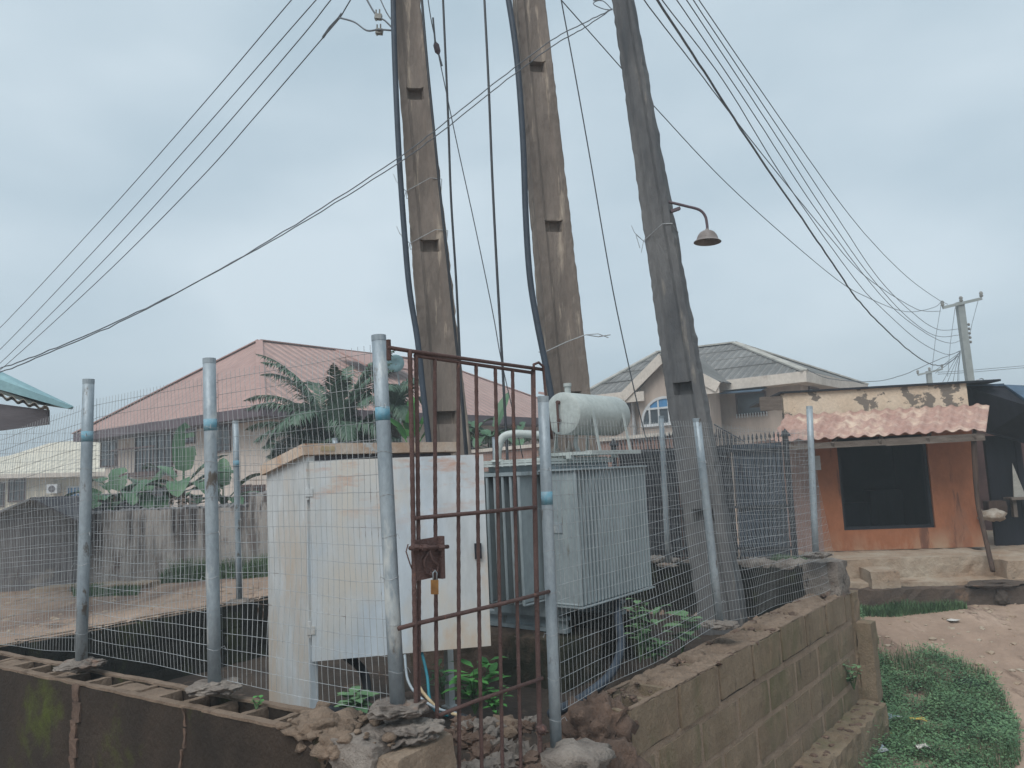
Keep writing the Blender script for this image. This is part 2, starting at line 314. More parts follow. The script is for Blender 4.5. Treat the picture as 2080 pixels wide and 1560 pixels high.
# ------------------------------------------------------------ block walls
def sub_box(mb, o, a, bb, c, m=0, step=.075, amp=.006, seed=0):
    """box with gridded faces, roughened"""
    k0 = len(mb.v); o, a, bb, c = map(Vector, (o, a, bb, c))
    def face(p, e, f):
        n1 = max(1, int(e.length / step)); n2 = max(1, int(f.length / step)); k = len(mb.v)
        for j in range(n2 + 1):
            for i in range(n1 + 1): mb.v.append(p + e * (i / n1) + f * (j / n2))
        for j in range(n2):
            for i in range(n1):
                q = k + j * (n1 + 1) + i; mb.f.append((q, q + 1, q + n1 + 2, q + n1 + 1)); mb.mi.append(m)
    face(o, a, c); face(o + a, bb, c); face(o + a + bb, -a, c); face(o + bb, -bb, c); face(o + c, a, bb); face(o + bb, a, -bb)
    if a.cross(bb).dot(c) < 0:
        pass
    ctr = o + (a + bb + c) / 2
    for i in range(k0, len(mb.v)):
        v = mb.v[i]; q = v * 9 + Vector((seed, 0, 0)); nn = noise.noise(q) + .6 * noise.noise(q * 2.7)
        # round the edges a little
        l = v - ctr; e = sum(1 for ax in (a, bb, c) if abs(abs(l.dot(ax.normalized())) - ax.length / 2) < 1e-4)
        pull = {1: 0, 2: .008, 3: .015}.get(e, 0)
        mb.v[i] = v - l.normalized() * pull + Vector((nn, noise.noise(q + Vector((9, 9, 9))), noise.noise(q + Vector((0, 0, 44))))) * amp
def block_wall(parent, p0, d, n, length, ztop, courses, t=.225, bl=.45, bh=.225, mj=.02, mats=('block', 'mortar', 'blocktop'), breakup=.0, seed=1, hollow=True, tight=True, inner=None, lean=0):
    """d along the wall, n pointing away from the visible face (thickness)"""
    rnd = random.Random(seed)
    body = MB(); mo = MB(); top = MB()
    zb = ztop - courses * bh
    mo.obox(p0 + n * .013 + UP * zb, d * length, n * (t - .026), UP * ((courses - 1) * bh + .03))
    for c in range(courses):
        z = ztop - (c + 1) * bh; off = 0 if c % 2 == 0 else -bl / 2; s = off
        while s < length - .02:
            a = max(s, 0) + mj * (.5 + rnd.random() * .6) / 2; e = min(s + bl, length) - mj * (.5 + rnd.random() * .6) / 2
            if c == 0 and hollow and tight: a = max(s, 0) + .003; e = min(s + bl, length) - .003
            s += bl
            if e - a < .05: continue
            jit = (rnd.random() - .5) * .010; zz = z + mj * (.4 + rnd.random() * .5); hh = bh - mj * 1.0
            if c == 0 and hollow:
                w = .04; hh = bh - mj * .5 - (rnd.random() * .012); o = p0 + d * a + n * jit + UP * zz
                jag = breakup
                sub_box(body, o, d * (e - a), n * w, UP * hh, 0, .06, .004 + jag * .012, seed + s)
                sub_box(body, o + n * (t - w), d * (e - a), n * w, UP * (hh - jag * rnd.random() * .06), 0, .06, .004 + jag * .012, seed + s)
                nc = 2 if e - a > .3 else 1; seg = (e - a - w * (nc + 1)) / nc
                for q in range(nc + 1):
                    sub_box(body, o + d * (q * (seg + w)) + n * w, d * w, n * (t - 2 * w), UP * (hh - .004 - jag * rnd.random() * .05), 0, .06, .004, seed + s)
                for (oo, ee, ff_) in ((o, d * (e - a), n * w), (o + n * (t - w), d * (e - a), n * w)):
                    if rnd.random() > jag * .5: sub_box(top, oo + n * .002 + d * .004 + UP * (hh - .004), ee * .985, ff_ * .9, UP * .007, 0, .03, .004, s)
                body.obox(o + n * w + d * .01, d * (e - a - .02), n * (t - 2 * w), UP * (.05 + rnd.random() * .07))
                # crumbled rim on the top
                for q in range(int(12 * (.15 + jag))):
                    rr = .004 + rnd.random() * .010 * (1 + jag); pp = o + d * rnd.random() * (e - a) + n * rnd.choice([rnd.random() * w, t - rnd.random() * w]) + UP * (hh)
                    top.blob(pp, rr * 1.4, rr * 1.4, rr * .8, .5, 3, rnd.random() * 50, 1)
                # mortar bed between top blocks
                mo.obox(o + d * (e - a) + n * .014, d * mj * .9, n * (t - .03), UP * (hh * .93))
            else:
                sub_box(body, p0 + d * a + n * jit + UP * zz, d * (e - a), n * (t - jit * 2), UP * hh, 0, .09, .005, seed + s)
    body.build('blocks', mats[0], parent); mo.build('mortar', mats[1], parent)
    if top.f: top.build('crumbs', mats[2], parent)

w = thing('block_wall', (LW0.x, LW0.y, z_(-2.6)), 'low dark mossy hollow block wall with open holes along its top, left of the gate', 'wall')
LWL = (LW1 - LW0).length - .34; TT = .25
sl = MB(); sub_box(sl, LW0 + UP * z_(-2.7), LW_D * LWL, LW_N * .042, UP * 1.594, 0, .045, .010, 3)
sub_box(sl, LW0 + LW_N * (TT - .042) + UP * z_(-2.7), LW_D * LWL, LW_N * .042, UP * 1.594, 0, .06, .007, 4)
sl.obox(LW0 + LW_N * .041 + LW_D * .01 + UP * z_(-2.7), LW_D * (LWL - .02), LW_N * (TT - .082), UP * 1.50)
sl.build('blocks', 'blockdark', w, smooth=True)
rm = MB(); sub_box(rm, LW0 - LW_N * .001 + UP * z_(-1.112), LW_D * LWL, LW_N * .046, UP * .014, 0, .025, .005, 5)
sub_box(rm, LW0 + LW_N * (TT - .046) + UP * z_(-1.112), LW_D * LWL, LW_N * .046, UP * .014, 0, .025, .005, 6)
random.seed(31); q_ = .02; ci = 0
while q_ < LWL - .05:
    sub_box(rm, LW0 + LW_D * q_ + LW_N * .04 + UP * z_(-1.20), LW_D * .042, LW_N * (TT - .08), UP * .098, 0, .03, .004, q_)
    if ci in (3, 6, 9, 10): sub_box(rm, LW0 + LW_D * (q_ + .03) + LW_N * .04 + UP * z_(-1.2), LW_D * .22, LW_N * (TT - .08), UP * random.uniform(.07, .092), 0, .03, .014, q_)
    else: sub_box(rm, LW0 + LW_D * (q_ + .03) + LW_N * .04 + UP * z_(-1.21), LW_D * .22, LW_N * (TT - .08), UP * random.uniform(.025, .055), 1, .03, .010, q_)
    q_ += .235; ci += 1
rm.build('hollow_top', ['blocktop', 'rock'], w, smooth=True)
sm = MB(); random.seed(8)
for s_, wd_, k0_ in ((.95 + .95, .085, 12), (2.95, .022, 5)):
    for k_ in range(k0_):
        z1 = z_(-1.10) - k_ * .1; sub_box(sm, LW0 + LW_D * (s_ - .008 * k_ + .006 * math.sin(k_ * 2.3)) + UP * (z1 - .112) - LW_N * .012, LW_D * wd_ * (.8 + .35 * random.random()), LW_N * .015, UP * .118, 0, .02, .010, s_ + k_ * .05)
sm.build('mortar_smear', 'rock', w, smooth=True)
# cement end pier
pier = MB(); po = LW1 - LW_D * .34
sub_box(pier, po + UP * z_(-2.4) - LW_N * .012, LW_D * .24, LW_N * .36, UP * 1.30, 0, .02, .028, 2)
pier.rough(.012, 20, 3); pier.build('end_pier', 'cement', w, smooth=True)
pier = MB(); sub_box(pier, po + LW_D * .235 + UP * z_(-2.4) + LW_N * .02, LW_D * .12, LW_N * .38, UP * 1.26, 0, .03, .012, 2); pier.build('pier_block', 'mortar', w, smooth=True)
fill = MB(); random.seed(4)
fill.blob(po - LW_D * .16 + LW_N * .12 + UP * z_(-1.13), .16, .13, .07, .5, 4, 3, 4); fill.blob(po - LW_D * .02 + LW_N * .06 + UP * z_(-1.16), .10, .1, .07, .5, 4, 8, 4)
for i in range(60):
    rr = .005 + random.random() ** 2 * .022; p = po + LW_D * random.uniform(-.4, .3) + LW_N * random.uniform(.0, .28) + UP * (z_(-1.10) + random.uniform(-.01, .015))
    fill.blob(p, rr * 1.3, rr * 1.3, rr * .8, .45, 3, i * 1.7, 2)
fill.rough(.012, 24, 1); fill.build('broken_top', 'blocktop', w, smooth=True)
cm = MB(); cm.blob(Vector((CC.x + .02, CC.y, z_(-1.11))), .13, .12, .045, .4, 4, 5, 5); cm.rough(.011, 26, 2); cm.build('cement_cap', 'cement', w, smooth=True)

w = thing('block_wall', (RW0.x, RW0.y, z_(-2.9)), 'tall tan block retaining wall with greenish mortar joints, running right from the gate', 'wall')
block_wall(w, RW0, RW_D, RW_N, (RW1 - RW0).length, z_(-1.4), 4, t=.33, bl=.62, bh=.3, mj=.05, seed=11, breakup=.1, tight=False)
bt = MB(); nl_, nw_ = 420, 30; Lr = (RW1 - RW0).length - .36
for j in range(nw_ + 1):
    for i in range(nl_ + 1):
        a_ = .42 + (Lr - .42) * i / nl_; c_n = .004 + .322 * j / nw_; e_ = min(1, 5 * j / nw_ + .25, 5 * (nw_ - j) / nw_ + .3)
        h_ = .022 * noise.noise(Vector((a_ * 5, c_n * 7, 2))) + .02 * noise.noise(Vector((a_ * 16, c_n * 16, 2))) + .012 * noise.noise(Vector((a_ * 40, c_n * 40, 2)))
        pit = noise.noise(Vector((a_ * 3.1, c_n * 3, 9))); h_ -= .09 * sst(.22, .38, pit) * sst(0, .06, c_n) * sst(.33, .26, c_n)
        if i in (0, nl_) or j in (0, nw_): h_ = -.03 + h_ * .5
        bt.v.append(RW0 + RW_D * a_ + RW_N * (c_n + .008 * noise.noise(Vector((a_ * 12, 3, 3)))) + UP * (z_(-1.395) + h_ * e_ + .012 * e_))
bt.f = [(j * (nl_ + 1) + i, j * (nl_ + 1) + i + 1, (j + 1) * (nl_ + 1) + i + 1, (j + 1) * (nl_ + 1) + i) for j in range(nw_) for i in range(nl_)]; bt.mi = [0] * len(bt.f)
bt.build('crumbled_top', 'blocktop', w, smooth=True)
led = MB(); sub_box(led, RW0 - RW_D * .3 - RW_N * .24 + UP * z_(-3.1), RW_D * ((RW1 - RW0).length + .35), RW_N * .5, UP * .62, 0, .06, .025, 5)
led.build('footing_ledge', 'block', w)
cr = MB(); random.seed(9)
for i in range(240):
    t = random.random(); rr = .004 + random.random() ** 3 * .026
    p = RW0 + RW_D * (t * 4.5) + RW_N * (.3 * random.random() ** .6) + UP * (z_(-1.40) + random.uniform(-.01, .01))
    cr.blob(p, rr * 1.5, rr * 1.5, rr * .7, .6, 3, i, 1)
for i in range(160):
    t = random.random(); rr = .004 + random.random() ** 3 * .022
    cr.blob(RW0 + RW_D * (t * 4.6) - RW_N * random.random() * .2 + UP * z_(-2.48), rr * 1.5, rr * 1.5, rr * .6, .5, 3, i, 1)
cr.build('loose_lumps', 'rock', w)
# corner pier at the far end
pier = MB(); sub_box(pier, RW1 - RW_D * .36 + UP * z_(-1.42) + RW_N * .0, RW_D * .34, RW_N * .36, UP * .36, 0, .05, .03, 7)
pier.build('corner_pier', 'cement', w, smooth=True)
pier = MB(); sub_box(pier, RW1 + RW_D * .01 - RW_N * .02 + UP * z_(-2.5), RW_D * .2, RW_N * .4, UP * 1.1, 0, .06, .015, 8)
sub_box(pier, RW1 + RW_D * .0 - RW_N * .17 + UP * z_(-2.5), RW_D * .2, RW_N * .15, UP * .80, 0, .06, .012, 9)
pier.build('end_blocks', 'block', w)
# near end rubble face
ne = MB(); random.seed(12)
for i in range(60):
    rr = .03 + random.random() * .07
    ne.blob(RW0 - RW_D * random.uniform(-.06, .1) + RW_N * random.uniform(.0, .24) + UP * z_(-1.5 - random.random() * .9), rr, rr, rr, .5, 3, i * 2.2, 2)
ne.rough(.03, 14, 5); ne.build('broken_end', 'rock', w, smooth=True)

w = thing('block_wall', (HH.x, HH.y, z_(-1.9)), 'dark damp mossy wall inside the plot, behind the rusty white cabinet', 'wall')
L2 = (KK - HH).length
block_wall(w, HH, (KK - HH).normalized(), W, L2, z_(-1.18), 4, mats=('mossin', 'mossin', 'blocktop'), seed=21, breakup=.3)
w = thing('block_wall', (KK.x, KK.y, z_(-1.9)), 'far grey rubble-topped wall of the plot, behind the transformer and iron gates', 'wall')
d2 = (FF - KK).normalized(); block_wall(w, KK + UP * 0, d2, -Vector((d2.y, -d2.x, 0)), (FF - KK).length - .3, z_(-1.15), 5, mats=('mossin', 'mossin', 'blocktop'), seed=31, breakup=1)
rb = MB(); random.seed(15)
for i in range(90):
    rr = .02 + random.random() ** 2 * .07
    rb.blob(KK + d2 * random.uniform(.5, (FF - KK).length) + UP * z_(-1.14) + Vector((random.uniform(-.1, .1), random.uniform(0, .2), 0)), rr * 1.4, rr * 1.4, rr * .8, .5, 3, i, 1)
rb.build('rubble_top', 'cement', w)

# ------------------------------------------------------------ mesh fences
POST_R = .032
def post(parent, base, top, r=POST_R, band=None, foot=True, ms='galv'):
    b = MB(); base, top = Vector(base), Vector(top)
    b.tube([lerp(base, top, t) for t in (0, .25, .5, .75, 1)], r, 14); o = b.build('post', ms, parent, smooth=False)
    for p in o.data.polygons: p.use_smooth = len(p.vertices) == 4
    rim = MB(); rim.tube([lerp(base, top, .985), top + (top - base) * .0012], r * 1.025, 14); rim.build('post_cap', 'galv', o)
    if band is not None:
        q = MB(); q.tube([lerp(base, top, band), lerp(base, top, band + .037)], r * 1.025, 14); q.build('blue_band', 'tape', o, smooth=True)
    for k in range(7):
        q = MB(); c_ = lerp(base, top, .1 + k * .115 + .02 * noise.noise(Vector((k, base.x, 3)))); a_ = k * 1.9
        q.tube([c_ + Vector((math.cos(t_) * (r + .001), math.sin(t_) * (r + .001), .006 * math.sin(t_ * 2 + k))) for t_ in [i_ * .63 for i_ in range(11)]], .0014, 4); e1_ = c_ + Vector((math.cos(a_) * r, math.sin(a_) * r, 0)); q.tube([e1_, e1_ + Vector((math.cos(a_) * .02, math.sin(a_) * .02, .012)), e1_ + Vector((math.cos(a_) * .03, math.sin(a_) * .03, -.01))], .0014, 4)
        q.build('tie_wire', 'galv_wire', o)
    if foot:
        q = MB(); q.blob(base - UP * .008, .13, .11, .032, .3, 3, base.x, 5); q.rough(.010, 26); q.build('cement_footing', 'cement', o, smooth=True)
    return o
def mesh_panel(parent, bl, br, tl, tr, sv=.036, sh=.08, r=.0014, wav=.02, seed=0, sag=.0, loose=0):
    b = MB(); bl, br, tl, tr = map(Vector, (bl, br, tl, tr))
    nrm = (br - bl).cross(tl - bl).normalized(); Ln = (br - bl).length; Hh = ((tl - bl).length + (tr - br).length) / 2
    def pt(s, t):
        p = lerp(lerp(bl, br, s), lerp(tl, tr, s), t); e = min(1, 6 * s * (1 - s))
        p = p + nrm * e * wav * noise.noise(Vector((s * Ln * 1.1 + seed, t * Hh * 1.4, seed)))
        return p + UP * (e * (.012 * noise.noise(Vector((s * Ln * 1.6 + seed, t * Hh * 2.2, 9))) - sag * 4 * s * (1 - s)))
    nv = max(2, round(Ln / sv)); nh = max(2, round(Hh / sh))
    for i in range(nv + 1):
        s = i / nv; t1 = 1 + (.5 / nh if loose == 0 else 0)
        b.tube([pt(s, j / 12 * t1) for j in range(13)], r, 3, caps=False)
    for j in range(nh + 1):
        t = j / nh; b.tube([pt(i / 16, t) + nrm * r * 1.5 for i in range(17)], r * 1.05, 3, caps=False)
    return b.build('mesh_panel', 'galv_wire', parent)
G_ = 'galvanised mesh fences round the transformer plot'
# front-left
cl = LW0 + LW_N * .13
def on_cl(px, py): return onP(px, py, cl, LW_D)
ft = thing('mesh_fence', (LW1.x, LW1.y, z_(-1.1)), 'welded mesh fence with three grey posts on the dark wall left of the gate', 'fence', G_)
Ab = on_cl(165, 1348); At = on_cl(180, 771); Bb = on_cl(436, 1392); Bt = on_cl(425, 729)
Cb = onP(808, 1436, CC, LW_D); Ct = onP(769, 682, CC, LW_D)
post(ft, Ab, At, .034, .775); post(ft, Bb, Bt, .034, .77); post(ft, Cb, Ct, .034, .76)
off = LW_N * .045
Hb = LW0 + LW_N * .13 + LW_D * .3 + UP * z_(-1.05); Ht = Hb + UP * 1.42
mesh_panel(ft, Hb + off, on_cl(172, 1330) + off, Ht + off, on_cl(182, 822) + off, seed=1, wav=.05)
mesh_panel(ft, on_cl(172, 1330) + off, on_cl(438, 1385) + off, on_cl(182, 822) + off, on_cl(428, 775) + off, seed=2, wav=.05)
cq = lambda px, py: onP(px, py, CC, LW_D)
mesh_panel(ft, on_cl(438, 1385) + off, cq(800, 1450), on_cl(428, 772) + off, cq(765, 716), seed=3, wav=.06, sv=.038)
# right
fr = thing('mesh_fence', (RW0.x, RW0.y, z_(-1.4)), 'wavy welded mesh fence on the tan block wall right of the gate', 'fence', G_)
rc = RW0 + RW_N * .17
def on_rc(px, py): return onP(px, py, rc, RW_D)
Db = onP(1131, 1542, DD, GD); Dt = onP(1103, 806, DD, GD)
post(fr, Db, Dt, .032, .69); Eb = on_rc(1462, 1266); Et = on_rc(1415, 850); post(fr, Eb, Et, .031)
Fb = onP(1657, 1126, FF, U); Ft = onP(1644, 826, FF, U); post(fr, Fb, Ft, .032)
mesh_panel(fr, onP(1142, 1442, DD, GD) + GD * .0, Eb + UP * .0, onP(1116, 858, DD, GD), on_rc(1413, 866), seed=5, wav=.05, sv=.042, sag=.015)
mesh_panel(fr, Eb, RW1 + RW_N * .1 + UP * (z_(-1.33)), on_rc(1413, 866), onP(1640, 880, FF, U), seed=6, wav=.09, sv=.045, sag=.02)
# back-left
fb = thing('mesh_fence', (GG.x, GG.y, z_(-1.18)), 'far mesh fence with thin posts on the mossy wall behind the white cabinet', 'fence', G_)
kd = (KK - HH).normalized(); kc = HH + W * .12
def on_k(px, py): return onP(px, py, kc, kd)
Gb = on_k(486, 1222); Gt = on_k(478, 855); post(fb, Gb, Gt, .03, .74)
G2t = on_k(680, 890); G2b = Vector((G2t.x + .05, G2t.y, z_(-1.15))); post(fb, G2b, G2t, .03)
Hc = kc + UP * z_(-1.12); Kc = KK + UP * z_(-1.12)
post(fb, KK + UP * z_(-1.12), KK + UP * z_(.5), .03)
mesh_panel(fb, Hc, Gb, Hc + UP * 1.6, Gt - UP * .1, sv=.05, seed=7, wav=.05)
mesh_panel(fb, Gb, G2b, Gt - UP * .1, G2t - UP * .05, sv=.05, seed=8, wav=.05)
mesh_panel(fb, G2b, Kc, G2t - UP * .05, Kc + UP * 1.55, sv=.05, seed=9, wav=.05)
# back-right
fk = thing('mesh_fence', (FF.x, FF.y, z_(-1.15)), 'mesh fence with one thin post between the transformer and the iron gates', 'fence', G_)
jd = (KK - FF).normalized()
Jb = onP(1357, 1146, FF, jd); Jt = onP(1343, 845, FF, jd); post(fk, Jb, Jt, .031)
mesh_panel(fk, Jb, Fb, Jt - UP * .08, Ft - UP * .3, sv=.05, seed=10, wav=.06)
mesh_panel(fk, Kc, Jb, Kc + UP * 1.55, Jt - UP * .08, sv=.05, seed=12, wav=.06)

# ------------------------------------------------------------ rusty gate
gt = thing('barred_gate', (CC.x, CC.y, z_(-1.8)), 'rusty red barred gate of welded rods, padlocked between two grey posts', 'gate')
def g(px, py, off=0): return onP(px, py, CC, GD) + GN * off
def bar(name, pts, r=.0105, n=8, off=0, parent=gt, m='rust', rib=False):
    P = [g(x, y, off) for x, y in pts]
    if rib:
        Q = []; rs = []; n2 = 70
        for k in range(n2 + 1):
            t = k / n2 * (len(P) - 1); i = min(int(t), len(P) - 2); Q.append(lerp(P[i], P[i + 1], t - i)); rs.append(r * (1.08 if k % 2 else .94))
        P, rr = Q, rs
    else: rr = r
    return MB().tube(P, rr, n).build(name, m, parent, smooth=True)
bar('hinge_stile', [(829, 712), (833, 900), (838, 1200), (842, 1440)], .011, rib=True, off=.012)
bar('frame_upright', [(845, 722), (848, 900), (851, 1200), (850, 1440)], .010, rib=True)
bar('frame_upright', [(1083, 752), (1086, 1000), (1092, 1300), (1098, 1570), (1099, 1640)], .0135)
for pts in ([(883, 728), (884, 1000), (886, 1300), (890, 1640)], [(931, 735), (931, 1000), (932, 1300), (933, 1640)], [(967, 741), (970, 1000), (974, 1300), (980, 1640)],
            [(1006, 747), (1011, 1000), (1016, 1300), (1022, 1640)], [(1041, 752), (1046, 1000), (1052, 1300), (1060, 1640)]):
    bar('bar', pts, .0095, rib=True)
bar('top_rail', [(786, 706), (830, 713), (950, 730), (1102, 751)], .010, off=.005)
bar('top_rail', [(842, 722), (950, 738), (1080, 757)], .0095)
bar('cross_rail', [(838, 1053), (880, 1049), (960, 1042), (1086, 1030)], .010, off=.012)
bar('cross_rail', [(806, 1276), (835, 1268), (930, 1246), (1020, 1225), (1112, 1201)], .0105, off=.012)
bar('cross_rail', [(888, 1452), (960, 1424), (1098, 1377)], .010, off=.012)
bar('cross_rail', [(1010, 1600), (1096, 1556)], .010, off=.012)
bar('hook', [(1080, 752), (1080, 741), (1090, 737), (1099, 745), (1103, 790), (1110, 850), (1117, 892)], .008, off=.015)
bar('bolt_stub', [(789, 690), (790, 732)], .011, rib=True)
lp = MB(); a0 = g(839, 1097, .016); lp.obox(a0, g(888, 1089, .016) - a0, g(840, 1180, .016) - a0, GN * .004); lp.obox(g(884, 1089, .012), GD * .02, GN * .03, g(886, 1175, .012) - g(884, 1089, .012))
plate = lp.build('lock_plate', 'rust', gt)
bar('slide_bolt', [(822, 1113), (850, 1112), (900, 1110)], .0095, off=.034, parent=plate)
q = MB()
for x in (832, 850, 884): q.tube([g(x - 5, 1112, .034), g(x + 5, 1111.5, .034)], .016, 6)
q.build('bolt_guide', 'rust', plate)
bar('staple', [(862, 1118), (852, 1140), (856, 1163), (866, 1168), (866, 1160)], .005, off=.03, parent=plate)
bar('shackle_ring', [(862, 1118), (868, 1138), (880, 1146), (878, 1160), (868, 1158)], .005, off=.034, parent=plate)
bar('latch_wire', [(820, 1105), (816, 1120), (824, 1145), (828, 1155)], .003, off=.03, parent=gt)
jt = MB(); jt.blob(g(1096, 1480, .01), .03, .03, .025, .3, 3, 1, 2); jt.build('weld_lump', 'rust', gt)
pl = thing('padlock', g(870, 1190, .035), 'small brass padlock hanging from the gate lock plate', 'padlock')
k = MB(); a0 = g(866, 1177, .03); k.obox(a0, g(877, 1177, .03) - a0, g(866, 1206, .03) - a0, GN * .016); k.build('body', 'brass', pl)
k = MB(); k.tube([g(869, 1178, .038), g(868, 1163, .038), g(872, 1158, .038), g(876, 1163, .038), g(875, 1178, .038)], .0035, 8); k.build('shackle', 'galv', pl, smooth=True)

# ------------------------------------------------------------ rusty white cabinet
c0 = Vector((-1.36, 5.0, 0)); c1 = Vector((.75, .66, 0)).normalized(); c2 = Vector((-.66, .75, 0)).normalized()
cb = thing('electrical_cabinet', (c0.x, c0.y, z_(-1.75)), 'rust streaked white metal feeder cabinet with its wide door ajar, behind the fence', 'cabinet')
WD, DP = 1.2, .6
b = MB(); zb = -1.62
b.obox(c0 + UP * z_(zb), c1 * .03, c2 * DP, UP * (.165 - zb)); b.v = [v - UP * (.10 if (v.z > z_(0) and (v - c0).dot(c2) > .3) else 0) for v in b.v]; b.build('side_panel', 'cab', cb)
b = MB(); b.obox(c0 + c1 * (WD - .03) + UP * z_(-1.12), c1 * .03, c2 * DP, UP * 1.18); b.build('side_panel', 'cab', cb)
b = MB(); b.obox(c0 + c1 * .031 + c2 * (DP - .02) + UP * z_(-1.12), c1 * (WD - .062), c2 * .02, UP * 1.18); b.build('back_panel', 'cab', cb)
b = MB(); b.obox(c0 + c1 * .031 + UP * z_(-1.14), c1 * (WD - .062), c2 * (DP - .025), UP * .02); b.build('floor_panel', 'cab', cb)
b = MB(); b.obox(c0 + c1 * .031 + UP * z_(-.0), c1 * (WD - .062), c2 * .02, UP * .16); b.build('header_gap_shade', 'fasciagrey', cb)  # header coloured dark grey to paint the shade of the gap under the lid
b = MB(); b.obox(c0 - c2 * .012 + c1 * .0 + UP * z_(-1.62), c1 * .055, c2 * .011, UP * (1.62 + .16)); b.build('front_stile', 'cab_door', cb)
lid = MB(); lo = c0 - c1 * .035 - c2 * .035
lid.obox(lo + UP * z_(.168), c1 * (WD + .05), c2 * (DP + .07) - UP * .115, UP * .072)
ld = lid.build('lid', 'cab_lid', cb)
b = MB(); b.obox(c0 + c1 * .09 - c2 * .038 + UP * z_(.19), c1 * .1, c2 * .002, UP * .03); b.build('name_plate', 'creamcable', ld)
for s in (.03, WD - .1):
    b = MB(); b.obox(c0 + c1 * s + c2 * .03 + UP * z_(-1.66), c1 * .05, c2 * .05, UP * .52); b.obox(c0 + c1 * (s - .02) + c2 * .01 + UP * z_(-1.67), c1 * .09, c2 * .09, UP * .012); b.build('leg', 'cab', cb)
dr = Vector((1.176, .23, 0)).normalized(); dn = Vector((-dr.y, dr.x, 0)); d0 = c0 - c2 * .045 + c1 * .002
b = MB(); DWd = 1.135
b.obox(d0 + UP * z_(-1.125), dr * DWd, dn * .004, UP * 1.25)
b.obox(d0 + dn * .004 + UP * z_(-1.125), dr * .004, dn * .035, UP * 1.25); b.obox(d0 + dr * (DWd - .004) + dn * .004 + UP * z_(-1.125), dr * .004, dn * .035, UP * 1.25)
b.obox(d0 + dr * .0045 + dn * .004 + UP * z_(-1.125), dr * (DWd - .009), dn * .035, UP * .004); b.obox(d0 + dr * .0045 + dn * .004 + UP * z_(.121), dr * (DWd - .009), dn * .035, UP * .004)
door = b.build('door', 'cab_door', cb)
b = MB(); b.obox(d0 + dr * 1.05 - dn * .022 + UP * z_(-.56), dr * .045, dn * .02, UP * .1); b.build('lock_handle', 'darkiron', door)
for z in (-.12, -.98):
    b = MB(); b.tube([d0 - dr * .012 + dn * .012 + UP * z_(z), d0 - dr * .012 + dn * .012 + UP * z_(z + .1)], .014, 10); b.obox(d0 - dr * .03 + dn * .0 + UP * z_(z + .02), dr * .05, -dn * .006, UP * .05); b.build('hinge', 'cab', door)
# footing under the cabinet
b = MB(); sub_box(b, c0 - c1 * .05 + c2 * .1 + UP * z_(-2.1), c1 * (WD + .1), c2 * (DP), UP * .42, 0, .06, .02, 3)
tag(b.build('concrete_footing', 'rock'), 'rough brown concrete footing under the white cabinet', 'footing')

# ------------------------------------------------------------ transformer
t0 = Vector((.485, 6.3, 0))
tf = thing('transformer', (.9, 7.0, z_(-1.35)), 'pale grey green power transformer with radiator fins and an oil drum on top', 'transformer')
def T(u, v, z): return t0 + U * u + W * v + UP * z_(z)
b = MB(); b.obox(T(.06, .36, -1.22), U * 1.04, W * .62, UP * 1.27); tank = b.build('tank', 'trafo', tf)
b = MB(); b.obox(T(-.02, .33, .05), U * 1.17, W * .73, UP * .018); b.obox(T(-.02, .33, .072), U * 1.17, W * .73, UP * .018)
b.obox(T(.02, .37, .092), U * 1.09, W * .65, UP * .012); b.build('tank_cover', 'trafo_l', tf)
b = MB()
for i in range(15):
    for s in (0, 1):
        for q in (0, 1): b.tube([T(-.0 + i * .08, .345 + s * .70, .045), T(-.0 + i * .08, .345 + s * .70, .1)], .010, 6)
for j in range(9): b.tube([T(-.012, .33 + j * .085, .045), T(-.012, .33 + j * .085, .1)], .010, 6)
b.build('cover_bolts', 'trafo_l', tf)
nf = 23
for i in range(nf):
    u = i * (1.14 / (nf - 1)); b = MB(); fin = [(0, 0), (.34, 0)]
    # pressed fin: flat plate with a thicker rim channel
    b.obox(T(u, 0.012, -1.085), U * .010, W * .35, UP * 1.07); b.tube([T(u + .005, .014, -1.09), T(u + .005, .014, -.005)], .016, 8)
    b.tube([T(u + .005, .014, -.007), T(u + .005, .36, -.007)], .012, 6); b.tube([T(u + .005, .014, -1.09), T(u + .005, .36, -1.09)], .012, 6)
    b.build('radiator_fin', 'trafo', tf)
b = MB(); b.obox(T(-.025, -.02, -.012), U * 1.19, W * .38, UP * .014); b.build('radiator_header', 'trafo', tf)
b = MB(); b.obox(T(-.025, -.02, -1.112), U * 1.19, W * .38, UP * .01); b.build('radiator_foot', 'trafo', tf)
for i in range(6):
    v = .40 + i * .085; b = MB(); b.obox(T(-.24, v, -1.06), U * .30, W * .010, UP * 1.02)
    b.tube([T(-.24, v + .005, -1.08), T(-.24, v + .005, -.03)], .014, 8); b.tube([T(-.24, v + .005, -.03), T(.06, v + .005, -.03)], .012, 6); b.tube([T(-.24, v + .005, -1.08), T(.06, v + .005, -1.08)], .012, 6); b.build('radiator_fin', 'trafo', tf)
b = MB(); b.obox(T(-.26, .36, -.035), U * .34, W * .50, UP * .03); b.build('radiator_header', 'trafo', tf)
b = MB(); b.obox(T(-.007, .16, -.52), U * .006, W * .12, UP * .09); b.build('rating_plate', 'galv', tf)
b = MB(); b.obox(T(-.2, .95, -.55), U * .3, W * .10, UP * .56); b.build('terminal_box', 'trafo_l', tf)
for u in (.1, 1.0):
    b = MB(); b.obox(T(u, .25, -1.35), U * .08, W * .9, UP * .03); b.obox(T(u + .035, .25, -1.32), U * .01, W * .9, UP * .07); b.obox(T(u, .25, -1.25), U * .08, W * .9, UP * .028); b.build('skid_beam', 'trafo', tf)
